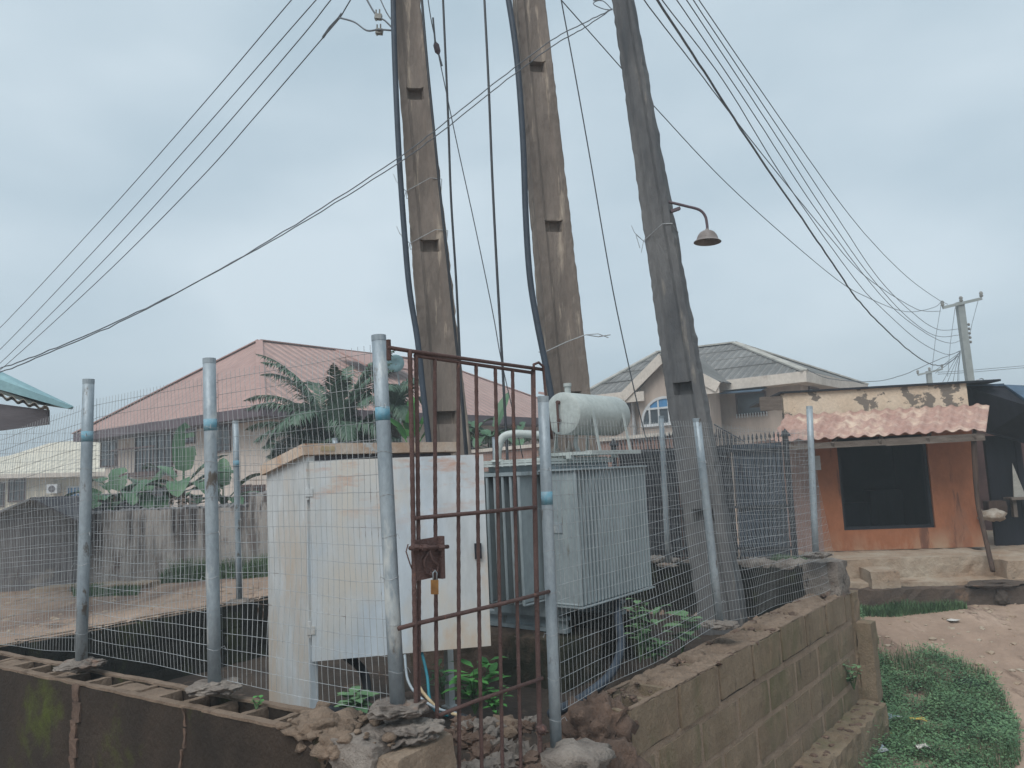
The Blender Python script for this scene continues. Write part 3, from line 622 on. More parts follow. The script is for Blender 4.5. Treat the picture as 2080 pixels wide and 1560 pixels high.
# conservator drum
ca = Vector((.43, 6.72, z_(.485))); cdir = U; Lc = .87; rC = .188
b = MB(); b.lathe(ca, [(0, -.004), (rC * .6, -.002), (rC * .97, 0), (rC, .006), (rC, Lc - .02), (rC * .97, Lc), (rC * .8, Lc + .035), (rC * .4, Lc + .055), (0, Lc + .06)], cdir, 48); cons = b.build('oil_drum', 'trafo_l', tf, smooth=True)
b = MB(); b.tube([ca + UP * rC * .96 + U * .1, ca + UP * (rC + .06) + U * .1], .028, 12); b.tube([ca + UP * (rC + .055) + U * .1, ca + UP * (rC + .085) + U * .1], .036, 12); b.build('filler_cap', 'trafo_l', cons)
b = MB(); s = ca - U * .03 + W * .03; b.tube([s + UP * .1, s - UP * .06], .011, 8); b.tube([s + UP * .1, s + UP * .1 + U * .04], .018, 8); b.tube([s - UP * .06, s - UP * .06 + U * .04], .018, 8); b.tube([s - UP * .06, s - UP * .16], .008, 8); b.build('oil_gauge', 'rust', cons)
for u in (.2, .72):
    p = ca + U * u
    for sgn in (-1, 1):
        b = MB(); b.beam(p - W * sgn * rC * .98 + UP * .02, p - W * sgn * .24 - UP * .34, .035, .008); b.build('drum_bracket', 'trafo_l', tf)
b = MB(); b.obox(ca + U * .02 - W * .27 - UP * .37, U * .85, W * .06, UP * .035); b.obox(ca + U * .02 + W * .2 - UP * .37, U * .85, W * .06, UP * .035)
for u in (.05, .45, .8): b.obox(ca + U * u - W * .21 - UP * .366, U * .04, W * .41, UP * .028)
for u in (.05, .8): b.obox(ca + U * u - W * .03 - UP * .395, U * .05, W * .05, UP * .03)
b.build('drum_shelf', 'trafo_l', tf)
e = MB(); P = [T(.0, .82, .10), T(.0, .80, .22), T(.03, .76, .31), T(.09, .66, .33), T(.2, .5, .31), T(.24, .42, .3)]
e.tube(smooth_pts(P, 5), .034, 12); e.lathe(T(.0, .82, .09), [(.055, 0), (.055, .02), (.035, .02)], UP, 14); e.build('cable_pipe', 'trafo_l', tf, smooth=True)
e = MB()
for i in range(3): e.lathe(T(.3 + i * .22, .55, .10), [(.05, 0), (.05, .02), (.025, .03), (.04, .05), (.025, .06), (.04, .08), (.02, .1), (.012, .16), (0, .165)], UP, 14)
e.build('bushings', 'ceramic', tf, smooth=True)
b = MB(); b.tube(smooth_pts([ca + U * .2 - UP * rC, ca + U * .18 - UP * .28, ca + U * .25 - UP * .36], 4), .02, 10); b.build('oil_pipe', 'trafo_l', tf, smooth=True)
# plinths
for u0, u1, lb in ((-.12, .42, 'near mossy concrete block carrying the transformer'), (.92, 1.3, 'far concrete block under the fin end of the transformer')):
    b = MB(); sub_box(b, T(u0, .12, -2.0), U * (u1 - u0), W * (1.75 if u0 < 0 else 1.15), UP * .64, 0, .06, .02, u0)
    tag(b.build('plinth', 'plinth' if u0 < 0 else 'mossin'), lb, 'plinth', 'plinths under the transformer')

# ------------------------------------------------------------ power poles
def cpole(y, axis_px, wd, dep, ang, ztop, zbase, label, m, pockets, seed, ties=()):
    """axis_px: two (px,py) on the centre line; wd: (width at lower, width at upper) in metres"""
    a = atY(*axis_px[0], y); c = atY(*axis_px[1], y); d = (c - a) / (c.z - a.z)
    base = a + d * (zbase - a.z); top = a + d * (ztop - a.z)
    th = thing('power_pole', base, label, 'power pole', 'concrete power poles in the plot')
    x = Vector((math.cos(ang), math.sin(ang), 0)); yv = Vector((-math.sin(ang), math.cos(ang), 0))
    zs = []; z = zbase
    while z < ztop: zs.append(z); z += .07
    zs.append(ztop)
    for p in pockets:
        zs += [p - .002, p, p + .13, p + .132]
    zs = sorted(zs); b = MB(); rnd = random.Random(seed)
    for z in zs:
        t = (z - a.z) / (c.z - a.z); w = lerp(wd[0], wd[1], t) / 2; dd = lerp(dep[0], dep[1], t); ctr = a + d * (z - a.z)
        dz = .02
        for p in pockets:
            if p - .0005 <= z <= p + .1305: dz = .11
        q = .36 * w
        prof = [(-w, 0), (-w + .012, -.010), (-q - .035, -.010), (-q, dz), (q, dz), (q + .035, -.010), (w - .012, -.010), (w, 0), (w, dd), (-w, dd)]
        for i, (px, py) in enumerate(prof):
            am = .011 if i in (0, 1, 6, 7, 8, 9) else .004
            e = am * (noise.noise(Vector((z * 9, i * 7.3, seed))) + .8 * noise.noise(Vector((z * 22, i * 3.3, seed)))) - (.018 if noise.noise(Vector((z * 2.3, (i // 3) * 5.1, seed * 2))) > .42 and i in (0, 7) else 0) * (1 if px > 0 else -1) * (1)
            b.v.append(ctr + x * (px + e) + yv * (py + e * .6))
    n = 10
    for k in range(len(zs) - 1):
        for j in range(n): b.f.append((k * n + j, k * n + (j + 1) % n, (k + 1) * n + (j + 1) % n, (k + 1) * n + j)); b.mi.append(0)
    b.f.append(tuple((len(zs) - 1) * n + j for j in range(n))); b.mi.append(0)
    b.build('shaft', m, th)
    def at(z, lx, ly):
        t = (z - a.z) / (c.z - a.z); w = lerp(wd[0], wd[1], t) / 2; dd = lerp(dep[0], dep[1], t); return a + d * (z - a.z) + x * lx * w + yv * (ly * dd)
    for z in ties:
        q = MB(); P = [at(z - .12, -1.08, -.1), at(z - .05, -.4, -.09), at(z + .03, .4, -.09), at(z + .02, 1.07, -.05), at(z, 1.07, 1.05), at(z - .1, -1.07, 1.05), at(z - .12, -1.08, -.1), at(z - .05, -1.5, -.25), at(z - .2, -1.35, -.2)]
        q.tube(P, .004, 5); q.tube([P[0], at(z - .02, -1.6, -.2), at(z + .06, -1.75, -.2)], .003, 4); q.tube([P[0], at(z - .25, -1.3, -.2)], .003, 4); q.build('tie_wire', 'galv_wire', th)
    ca_ = MB(); ca_.beam(at(ztop - .3, -5, -.3), at(ztop - .3, 5, -.3), .09, .11)
    ca_.build('crossarm', 'woodpost', th)
    return th, at
p1, at1 = cpole(7.9, [(911, 900), (826, 0)], (.45, .295), (.28, .2), .12, 9.6, .7, 'brown stained concrete pole behind the cabinet, leftmost of the three', 'conc_pole', [z_(.52), z_(2.35), z_(4.05)], 1, (z_(2.55), z_(3.12)))
p2, at2 = cpole(8.45, [(1158, 780), (1079, 0)], (.45, .345), (.3, .22), .2, 9.9, .7, 'wide brown concrete pole rising behind the oil drum, middle of the three', 'conc_pole', [z_(.72), z_(2.68), z_(4.6)], 2, ())
p3, at3 = cpole(8.0, [(1437, 1100), (1262, 0)], (.42, .212), (.32, .22), -.42, 9.4, .62, 'leaning grey chipped concrete pole carrying the street lamp, rightmost of three', 'conc_pole_grey', [z_(.72), z_(-.6)], 3, (z_(2.52),))
q = MB(); q.tube([atY(x, y, 8.36) for x, y in ((1094, 715), (1105, 716), (1150, 695), (1190, 680))] + [atY(1215, 684, 8.4), atY(1240, 680, 8.4)], .006, 5); q.tube([atY(1190, 680, 8.4), atY(1215, 678, 8.4), atY(1236, 686, 8.4)], .005, 5); q.build('tie_wire', 'galv_wire', p2)
# line hardware on the left of the first pole
q = MB(); q.tube(smooth_pts([atY(690, 36, 8.2), atY(720, 45, 8.1), atY(745, 62, 8), atY(770, 60, 7.95), atY(798, 62, 7.9)], 4), .010, 6); q.tube(smooth_pts([atY(735, -20, 8.1), atY(762, 28, 8), atY(782, 42, 7.95), atY(800, 60, 7.9)], 4), .010, 6)
q.tube(smooth_pts([atY(762, -25, 8.1), atY(785, 25, 8), atY(800, 46, 7.9)], 4), .007, 6); q.build('jumper_wire', 'wire', p1, smooth=True)
for (x, y, s) in ((768, 30, .9), (770, 60, 0)):
    q = MB(); q.obox(atY(x - 8, y + 6, 7.96), Vector((.075, 0, -.01)), Vector((0, .05, 0)), Vector((.01, 0, .055))); q.tube([atY(x - 4, y + 12, 7.98), atY(x - 4, y - 10, 7.98)], .009, 6); q.tube([atY(x + 3, y + 11, 7.98), atY(x + 3, y - 11, 7.98)], .009, 6); q.build('clamp', 'ceramic', p1)

# cables hanging down the poles
def cable(name, pts, ydep, r, label, cat='cable', m='cable', group=None, n=8, tw=0):
    k = len(pts); P = []
    for i, (x, y) in enumerate(pts):
        Y = ydep if not isinstance(ydep, tuple) else lerp(ydep[0], ydep[1], i / (k - 1)); P.append(atY(x, y, Y))
    b = MB(); b.tube(smooth_pts(P, 5), r, n); return tag(b.build(name, m, smooth=True), label, cat, group)
cable('cable', [(798, -60), (800, 60), (805, 200), (812, 340), (822, 480), (832, 590), (848, 690), (860, 800), (872, 905), (880, 960)], (7.78, 7.62), .030, 'thick dark conduit strapped to the left side of the leftmost pole', m='conduit')
cable('cable', [(850, -90), (857, 0), (868, 130), (882, 270), (897, 420), (908, 520), (925, 680), (938, 800), (950, 935), (960, 1000)], (7.9, 7.5), .014, 'black cable hugging the right edge of the leftmost pole')
cable('cable', [(897, -90), (900, 0), (910, 230), (916, 400), (926, 560), (933, 700), (937, 800), (946, 925), (952, 1000)], (7.9, 7.3), .012, 'black cable hanging free just right of the leftmost pole')
cable('cable', [(980, -90), (984, 0), (992, 160), (1000, 360), (1010, 560), (1020, 730), (1029, 900), (1031, 945)], (8.2, 7.0), .013, 'black cable dropping midway between two poles to the transformer')
cable('cable', [(1012, -110), (1033, 0), (1050, 120), (1062, 280), (1068, 440), (1076, 560), (1090, 650), (1110, 750), (1124, 830), (1130, 880)], (8.3, 8.0), .034, 'thick dark conduit running down the left side of the middle pole', m='conduit')
s = cable('stay_wire', [(862, -60), (874, 30), (888, 98), (905, 180), (930, 300), (965, 460), (1000, 630), (1018, 730), (1045, 850), (1062, 930)], (8.3, 9.5), .006, 'thin stay wire with a dark insulator, crossing between the left poles', 'wire', 'wire')
b = MB(); o0 = s['_org']; b.tube([atY(884, 86, 8.42), atY(886, 92, 8.42), atY(889, 104, 8.42), atY(891, 110, 8.42)], [.014, .036, .036, .014], 10); b.build('insulator', 'fascia', s)
b = MB(); b.tube([atY(876, 36, 8.35) + Vector((.02, 0, 0)), atY(884, 86, 8.4)], .012, 6); b.tube([atY(891, 110, 8.42), atY(898, 134, 8.45)], .012, 6); b.build('wire_grip', 'wire', s)
cable('stay_wire', [(1130, -60), (1140, 0), (1168, 150), (1200, 330), (1245, 590), (1290, 800), (1312, 890), (1330, 960)], (8.6, 10.6), .008, 'thin stay wire slanting down between the middle and right poles', 'wire', 'wire')

# overhead lines
def line(pts, a, bpt, r, label, group=None, m='wire', wob=.0, name='overhead_wire', seed=0):
    a, bpt = Vector(a), Vector(bpt); d = (bpt - a).normalized(); P = smooth_pts([onP(x, y, a, d) for x, y in pts], 8)
    if wob:
        for i, p in enumerate(P): P[i] = p + UP * wob * noise.noise(Vector((i * .7, seed, 0)))
    Q = [max(r, r * .5 + .00023 * p.y) for p in P]
    b = MB(); b.tube(P, Q, 5); return tag(b.build(name, m, smooth=True), label, 'wire', group)
farL = (-26, 32, 0); GL = 'lines running left from the first pole'
for i, (pts, lb) in enumerate((
    ([(592, 0), (400, 226), (200, 452), (0, 666), (-120, 780)], 'outermost overhead line sweeping up from the left edge'),
    ([(642, 0), (585, 65), (400, 277), (200, 500), (0, 710), (-120, 820)], 'overhead line second from outermost on the left, meeting a small splice'),
    ([(672, 0), (600, 90), (400, 322), (200, 540), (0, 738), (-120, 845)], 'overhead line third from outermost on the left'),
    ([(712, 0), (690, 36), (655, 78), (520, 235), (400, 370), (200, 570), (0, 752), (-120, 850)], 'innermost left overhead line with a thick taped joint near its top'))):
    dx = pts[0][0] - pts[1][0]; dy = pts[0][1] - pts[1][1]; k = -170 / dy if dy else 0
    o = line([(pts[0][0] + dx * k, -170)] + pts, (-1.1, 8.0, 0), farL, .008, lb, GL, seed=i)
    if i == 3:
        q = MB(); d = (Vector(farL) - Vector((-1.1, 8, 0))).normalized(); q.tube([onP(x, y, (-1.1, 8, 0), d) for x, y in ((694, 28), (688, 37), (670, 56), (656, 76))], .017, 6); q.build('joint', 'wire', o)
farR = Vector((18.1, 31, 0)); p3xy = Vector((1.15, 8, 0)); GR = 'lines running right to the far pole'
R_ = [([(1270, -100), (1335, 0), (1430, 145), (1530, 300), (1640, 460), (1705, 555), (1740, 606), (1800, 670), (1860, 722), (1900, 742), (1930, 735), (1951, 715)], .017, 'thickest bundled line sagging lowest towards the far pole'),
      ([(1280, -100), (1345, 0), (1470, 165), (1600, 375), (1735, 565), (1790, 625), (1870, 695), (1925, 720), (1951, 712)], .008, 'line just above the thick bundle, running to the far pole'),
      ([(1300, -110), (1375, 0), (1520, 215), (1650, 415), (1760, 565), (1830, 640), (1895, 685), (1930, 697), (1951, 692)], .008, 'third line up from the bottom of the sagging fan at the far pole'),
      ([(1325, -110), (1395, 0), (1560, 250), (1680, 437), (1771, 565), (1850, 650), (1905, 683), (1951, 680)], .008, 'fourth line up from the bottom of the fan at the far pole'),
      ([(1335, -110), (1408, 0), (1580, 258), (1700, 440), (1782, 562), (1850, 632), (1905, 669), (1951, 668)], .008, 'fifth line up from the bottom of the fan at the far pole'),
      ([(1350, -105), (1420, 0), (1600, 262), (1740, 455), (1840, 560), (1905, 608), (1925, 618)], .008, 'outermost right line reaching the far pole crossarm'),
      ([(1240, -95), (1308, 0), (1400, 120), (1530, 290), (1680, 475), (1760, 563), (1850, 622), (1880, 632), (1911, 632)], .008, 'line dipping below the left end of the far crossarm')]
for i, (pts, r, lb) in enumerate(R_): line(pts, p3xy, farR, r, lb, GR, wob=.03 if i == 0 else .01, seed=i)
line([(1050, -100), (1140, 0), (1270, 147), (1330, 217), (1500, 395), (1690, 560), (1760, 603), (1840, 633), (1895, 625), (1914, 612)], (.2, 8.7, 0), farR, .008, 'line passing behind the rightmost pole and crossing the fan', GR)
line([(1640, 750), (1652, 757), (1690, 770), (1770, 775), (1830, 763), (1900, 733), (1951, 713)], (9.0, 24, 0), farR, .012, 'low service wire from the grey roofed house to the far pole', wob=.02)
for dz, x in ((0, 'upper'), (13, 'lower')):
    line([(1244, 18), (1180, 50 + dz * .8), (1120, 82 + dz), (1000, 172 + dz), (900, 252 + dz), (800, 327 + dz * .8), (600, 456 + dz * .4), (400, 573), (240, 652 + dz * .3), (100, 712 + dz * .3), (0, 748 + dz * .6), (-90, 772)], (1.1, 7.74, 0), (-9, 7.3, 0), .006, x + ' strand of the twisted service pair crossing in front of the poles', 'twisted service pair crossing the poles', wob=.012, seed=dz)
b = MB()
for y in (-8, 8): b.tube(smooth_pts([atY(1244, 20, 7.8), atY(1225, 10 + y, 7.8), atY(1205, 4 + y * .3, 7.8), atY(1235, -6, 7.8)], 4), .005, 5)
b.build('tie_wire', 'wire', p3)

# far pole
def fpole(X, Y, ztop, w, arm, label, tilt, lamps=False):
    base = Vector((X, Y, .3)); th = thing('power_pole', base, label, 'power pole')
    top = Vector((X + tilt, Y, ztop)); b = MB(); b.beam(base, top, w, w * .8, up=Vector((0, 1, 0))); b.build('shaft', 'far_conc', th)
    b = MB(); a = top - UP * .12; L_ = a + Vector((-arm * .48, -.12, -arm * .06)); R2 = a + Vector((arm * .52, -.12, arm * .13)); b.beam(L_, R2, .09, .11); b.build('crossarm', 'far_conc', th)
    for p in (L_, R2, lerp(L_, R2, .48)):
        b = MB(); b.lathe(p + UP * .05, [(.03, 0), (.08, .06), (.05, .11), (.08, .16), (.04, .24), (0, .25)], UP, 10); b.build('insulator', 'ceramic', th, smooth=True)
    return th, L_, R2, top
ft_ = atY(1949, 614, 31)
fp, La, Ra, tp = fpole(ft_.x + .15, 31, ft_.z, .27, 1.62, 'tall concrete pole with a slanting crossarm beyond the shop roof', -.15 - .0)
b = MB()
for k in range(5): b.lathe(Vector((ft_.x + .2, 30.95, ft_.z - .95 - k * .18)), [(.03, 0), (.06, .02), (.06, .06), (.03, .08)], Vector((1, 0, .1)), 8)
b.build('side_insulators', 'ceramic', fp)
b = MB()
for (x1, y1, x2, y2) in ((1911, 622, 1893, 752), (1940, 625, 1925, 765), (1987, 610, 1966, 700), (1951, 715, 1945, 775), (1951, 712, 1935, 780), (1951, 715, 1895, 756), (1951, 720, 1900, 758), (1951, 712, 1948, 779), (1951, 712, 1915, 776), (1951, 716, 1924, 778)):
    b.tube([atY(x1, y1, 31), atY((x1 + x2) / 2 - 2, (y1 + y2) / 2 + 2, 31), atY(x2, y2, 31)], .010, 4)
b.build('drop_wires', 'wire', fp)
s_ = atY(1886, 754, 46); fp2, *_ = fpole(s_.x, 46, s_.z, .26, 1.5, 'small distant pole with a short crossarm, left of the tall far pole', 0)
for dz in (0, 4): line([(1905, 756 + dz), (1960, 753 + dz), (2080, 743 + dz), (2160, 738 + dz)], (s_.x, 46, 0), (60, 48, 0), .012, ('upper' if dz == 0 else 'lower') + ' faint line leaving the distant small pole to the right', 'faint far lines')
# far street lamp
lt = thing('street_lamp', atY(1970, 779, 24), 'small far street lamp over the dark shed roof', 'street lamp')
b = MB(); b.tube(smooth_pts([atY(1968, 782, 24), atY(1985, 772, 24), atY(1995, 769, 24), atY(2000, 775, 24)], 4), .02, 6); b.build('arm', 'galv', lt)
b = MB(); b.lathe(atY(2001, 779, 24), [(.12, 0), (.1, .05), (.03, .09), (0, .09)], UP, 10); b.build('lamp_shade', 'lampshade', lt, smooth=True)
# street lamp on the right pole
sl = thing('street_lamp', atY(1437, 480, 8), 'street lamp with a dull metal dome on a bent arm, fixed to the rightmost pole', 'street lamp')
b = MB(); b.tube(smooth_pts([atY(1350, 408, 8.05), atY(1366, 412, 8), atY(1395, 419, 8), atY(1420, 426, 8), atY(1432, 438, 8), atY(1436, 455, 8), atY(1437, 468, 8)], 5), .015, 10); b.build('arm', 'fascia', sl, smooth=True)
b = MB(); b.beam(atY(1362, 430, 8), atY(1381, 423, 8), .05, .03); b.build('bracket', 'fascia', sl)
b = MB(); c = atY(1437, 492, 8); ax = Vector((.05, 0, 1)); prof = [(.145, 0), (.14, .008), (.118, .02), (.112, .04), (.1, .075), (.078, .105), (.05, .122), (.02, .128), (.02, .145), (0, .145)]
b.lathe(c, prof, ax, 32); b.lathe(c, [(.135, .004), (.105, .03), (.09, .075), (.05, .11), (0, .115)], ax, 32); b.build('lamp_shade', 'lampshade', sl, smooth=True)
b = MB(); b.lathe(c, [(0, .02), (.025, .03), (.03, .06), (.018, .1)], ax, 12); b.build('bulb', 'ceramic', sl, smooth=True)

# ------------------------------------------------------------ houses
def win(parent, a, ex, ez, nrm, fm='brownframe', gm='glass', bars=(2, 3), fw=.06, name='window'):
    """window standing proud of its wall: a lower-left corner, ex, ez edge vectors, nrm out of the wall"""
    b = MB(); X = ex.normalized(); Zv = ez.normalized()
    o = a + nrm * .012
    b.obox(o, ex, Zv * fw, nrm * .05); b.obox(o + ez - Zv * fw, ex, Zv * fw, nrm * .05)
    b.obox(o + Zv * fw, X * fw, ez - Zv * 2 * fw, nrm * .05); b.obox(o + Zv * fw + ex - X * fw, X * fw, ez - Zv * 2 * fw, nrm * .05)
    for i in range(1, bars[0]): b.obox(o + ex * (i / bars[0]) - X * .015 + Zv * fw, X * .03, ez - Zv * 2 * fw, nrm * .045)
    for i in range(1, bars[1]): b.obox(o + ez * (i / bars[1]) - Zv * .012 + X * fw, ex - X * 2 * fw, Zv * .024, nrm * .040)
    f = b.build(name, fm, parent)
    b = MB(); b.obox(o + X * .01 + Zv * .01, ex - X * .02, ez - Zv * .02, nrm * .015); b.build('pane', gm, f)
    return f
# --- pink roofed house
A = Vector((-7.9, 24, 0)); ze = z_(2.4)
ph = thing('house', (A.x, A.y, 0), 'two storey cream house with a big faded pink metal hip roof, left background', 'house')
LU, LV = 20, 13.7; ins = .9
def H(u, v, z): return A + U * u + W * v + UP * z
b = MB(); b.obox(H(ins, ins, -.5), U * (LU - 2 * ins), W * (LV - 2 * ins), UP * (ze + .5 - .02)); b.build('wall', 'creamwall', ph)
apex = H(4.46, LV / 2, z_(5.92)); apex2 = H(LU - 5.1, LV / 2, z_(5.92))
c_ = [H(0, 0, ze), H(LU, 0, ze), H(LU, LV, ze), H(0, LV, ze)]
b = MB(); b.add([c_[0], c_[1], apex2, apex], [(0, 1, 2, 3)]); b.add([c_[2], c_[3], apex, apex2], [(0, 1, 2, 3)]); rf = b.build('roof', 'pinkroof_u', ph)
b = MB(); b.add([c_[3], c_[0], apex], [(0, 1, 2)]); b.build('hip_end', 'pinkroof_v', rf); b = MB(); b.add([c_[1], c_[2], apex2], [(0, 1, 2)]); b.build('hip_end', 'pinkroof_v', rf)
b = MB()
for p, q in ((apex, apex2), (apex, c_[0]), (apex, c_[3]), (apex2, c_[1])): b.beam(p + UP * .03, q + UP * .03, .28, .04)
b.build('ridge_cap', 'pinkroof', rf)
b = MB(); b.obox(H(-.02, -.02, ze - .32), U * (LU + .04), W * .04, UP * .33); b.obox(H(-.02, .021, ze - .32), U * .04, W * LV, UP * .33); b.obox(H(.04, .04, ze - .33), U * (LU - .1), W * (LV - .1), UP * .02); b.build('fascia', 'fascia', ph)
def hw(px0, px1, py0, py1, face, **k):
    # window on the left (W-running) or right (U-running) face
    if face == 'v': a0 = A + U * ins; d = W
    else: a0 = A + W * ins; d = U
    p = onP(px0, py1, a0, d); q = onP(px1, py1, a0, d); t = onP(px0, py0, a0, d)
    ex = Vector((q.x - p.x, q.y - p.y, 0)); nrm = -U if face == 'v' else -W
    return win(ph, p, ex, UP * (t.z - p.z), nrm, **k)
hw(206, 238, 890, 950, 'v', bars=(2, 4)); hw(372, 398, 872, 903, 'v', bars=(2, 2)); hw(438, 470, 862, 920, 'v', bars=(2, 4)); hw(276, 352, 872, 962, 'v', bars=(5, 2), name='balcony_door')
hw(172, 186, 990, 1030, 'v'); hw(300, 340, 990, 1035, 'v'); hw(940, 990, 872, 900, 'u', bars=(3, 2)); hw(1010, 1040, 868, 895, 'u', bars=(2, 2)); hw(488, 512, 985, 1028, 'v', bars=(5, 4)); hw(516, 540, 985, 1028, 'v', bars=(5, 4))
b = MB(); p = onP(270, 962, A + U * ins, W); q = onP(360, 958, A + U * ins, W); ex = Vector((q.x - p.x, q.y - p.y, 0)); b.obox(p - U * .9 - UP * .15, ex, U * .9, UP * .15)
for i in range(13): b.obox(p - U * .88 + ex * (i / 12.5), U * .03, ex.normalized() * .03, UP * .9)
b.obox(p - U * .9 + UP * .9, ex, U * .05, UP * .05); b.build('balcony', 'brownframe', ph)
# skylight-like raised sheet and a lower rear roof
b = MB(); p = onP(745, 740, A + W * (LV / 2 - 3.5), U); b.slab([p, p + U * 3.2, p + U * 3.2 + W * 2 + UP * .9, p + W * 2 + UP * .9], .08); b.build('raised_sheet', 'pinkroof', rf)
b = MB(); o1 = H(LU + 1.5, -1, z_(2.9)); b.slab([o1, o1 + U * 8, o1 + U * 8 + W * 6 + UP * 1.6, o1 + W * 6 + UP * 1.6], .12); b.obox(H(LU + 2, -.4, 0), U * 7, W * 6, UP * (z_(2.7))); b.build('rear_wing', ['pinkroof'], ph)
dish = thing('satellite_dish', atY(802, 752, 22), 'small pale blue satellite dish in front of the pink roof', 'dish')
dc = atY(803, 738, 22)
b = MB(); b.lathe(dc, [(0, .05), (.1, .04), (.2, .015), (.26, -.02), (.255, -.03), (.1, .03), (0, .04)], Vector((-.3, 1, .3)), 20); b.build('reflector', 'teal', dish, smooth=True)
b = MB(); b.tube([dc + Vector((0, .06, 0)), dc + Vector((.05, .3, -.5)), Vector((dc.x + .05, dc.y + .3, .6))], .03, 8); b.build('mast', 'galv', dish)
# --- grey roofed house, right
B0 = Vector((10.0, 26.0, 0)); zr = z_(2.94)
gh_ = thing('house', (B0.x, B0.y, 0), 'two storey beige house with weathered grey corrugated roof and arched window, right background', 'house')
def Q(u, v, z): return B0 + U * u + W * v + UP * z
LV2, LU2 = 9.4, 8.0; i2 = .75
b = MB(); b.obox(Q(i2, i2 * .6, -.5), U * (LU2 - 2 * i2), W * (LV2 - 2 * i2 + .6), UP * (zr + .46)); b.build('wall', 'greyhouse', gh_)
ap = Q(4.4, 3.6, 0); pk = onP(1492, 697, Q(4.4, 0, 0), W); pk2 = onP(1335, 716, Q(4.4, 0, 0), W)
cc_ = [Q(0, 0, zr), Q(0, LV2, zr), Q(LU2, LV2, zr), Q(LU2, 0, zr)]
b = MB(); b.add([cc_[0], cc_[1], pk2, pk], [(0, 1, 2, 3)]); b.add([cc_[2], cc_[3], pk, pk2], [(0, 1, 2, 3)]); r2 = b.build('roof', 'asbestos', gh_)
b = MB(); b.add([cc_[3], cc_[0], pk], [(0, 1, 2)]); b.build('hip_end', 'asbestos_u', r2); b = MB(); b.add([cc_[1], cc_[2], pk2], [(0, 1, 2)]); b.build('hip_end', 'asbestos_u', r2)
b = MB()
for p, q in ((pk, pk2), (pk, cc_[0]), (pk2, cc_[1]), (pk, cc_[3])): b.beam(p + UP * .03, q + UP * .03, .3, .06)
b.build('ridge_cap', 'greycorr', r2)
# overlap lines of the sheets
b = MB()
for t in (.27, .52, .76):
    b.beam(lerp(cc_[0], pk, t) + UP * .03, lerp(cc_[1], pk2, t) + UP * .03, .05, .03)
b.build('sheet_lap', 'asbestos_u', r2)
b = MB(); b.obox(Q(-.03, -.03, zr - .36), W * (LV2 + .06), U * .05, UP * .37); b.obox(Q(.021, -.03, zr - .36), U * LU2, W * .05, UP * .37); b.obox(Q(.05, .03, zr - .365), U * (LU2 - .1), W * (LV2 - .1), UP * .02); b.build('fascia', 'whitefascia', gh_)
# projecting gable with the arched window
fp_ = Q(-.9, 0, 0)
def gq(px, py, du=0): return onP(px, py, Q(-.9 + du, 0, 0), W)
gl, gp, gr = gq(1272, 794), gq(1352, 716), gq(1466, 778)
gl.z = gr.z = (gl.z + gr.z) / 2
b = MB(); bl_, br_ = Vector((gl.x, gl.y, -.5)), Vector((gr.x, gr.y, -.5)); e_ = U * .9
e1 = W * -.5
b.add([bl_ + e1, br_ - e1, gr - e1, gp - UP * .25, gl + e1, bl_ + e1 + e_, br_ - e1 + e_, gr - e1 + e_, gp - UP * .25 + e_, gl + e1 + e_], [(0, 1, 2, 3, 4), (5, 9, 8, 7, 6), (0, 4, 9, 5), (1, 6, 7, 2), (4, 3, 8, 9), (3, 2, 7, 8)])
b.build('gable_wall', 'greyhouse', gh_)
b = MB()
for p, q in ((gl, gp), (gr, gp)):
    pb = p + U * 3.5; qb = q + U * 5.2
    b.slab([p - U * .3, q - U * .3, qb, pb] if p is gl else [q - U * .3, p - U * .3, pb, qb], .05)
b.build('gable_roof', 'asbestos_u', gh_)
b = MB()
for p, q in ((gl, gp), (gr, gp)): b.beam(p - U * .33 - UP * .22, q - U * .33 - UP * .22, .06, .36)
b.obox(gl - U * .3 - UP * .42, -W * .9, U * .05, UP * .36); b.obox(gr - U * .3 - UP * .42, W * .7, U * .05, UP * .36)
b.build('gable_fascia', 'whitefascia', gh_)
# arch window
ac = gq(1352, 859, -.02); rA = (gq(1400, 859, -.02) - ac).length
b = MB(); n = 20; arc = [ac - W * (rA * math.cos(math.pi * i / n)) + UP * (rA * 1.0 * math.sin(math.pi * i / n)) for i in range(n + 1)]
b.add([p for p in arc] + [p + U * .03 for p in arc], [tuple(range(n + 1))] + [(i, i + 1, n + 2 + i, n + 1 + i) for i in range(n)]); aw = b.build('arched_window', ['glass'], gh_)
b = MB(); ar2 = [ac - U * .02 - W * (rA * .99 * math.cos(math.pi * i / n)) + UP * (rA * .99 * math.sin(math.pi * i / n)) for i in range(4, n - 3)]
b.add(ar2, [tuple(range(len(ar2)))]); b.build('upper_pane', 'blueglass', aw)
b = MB()
for i in range(n): b.beam(arc[i] - U * .03, arc[i + 1] - U * .03, .06, .09)
for f in (-.62, -.22, .22, .62): b.obox(ac - W * (f * rA) - U * .05, W * .06, U * .05, UP * (rA * math.sqrt(1 - f * f) - .02))
b.obox(ac - W * rA * .82 + UP * rA * .56 - U * .055, W * 1.64 * rA, U * .05, UP * .07); b.obox(ac - W * rA * 1.05 - U * .08 - UP * .1, W * 2.1 * rA, U * .1, UP * .1); b.build('frame', 'whiteframe', aw)
def gw(px0, px1, py0, py1, **k):
    a0 = Q(i2, 0, 0); p = onP(px0, py1, a0, W); q = onP(px1, py1, a0, W); t = onP(px0, py0, a0, W)
    return win(gh_, p, Vector((q.x - p.x, q.y - p.y, 0)), UP * (t.z - p.z), -U, **k)
gw(1441, 1455, 797, 862, bars=(1, 1), name='doorway'); gw(1498, 1560, 800, 846, bars=(1, 1)); gw(1270, 1284, 818, 842, bars=(1, 1)); gw(1228, 1252, 815, 842)
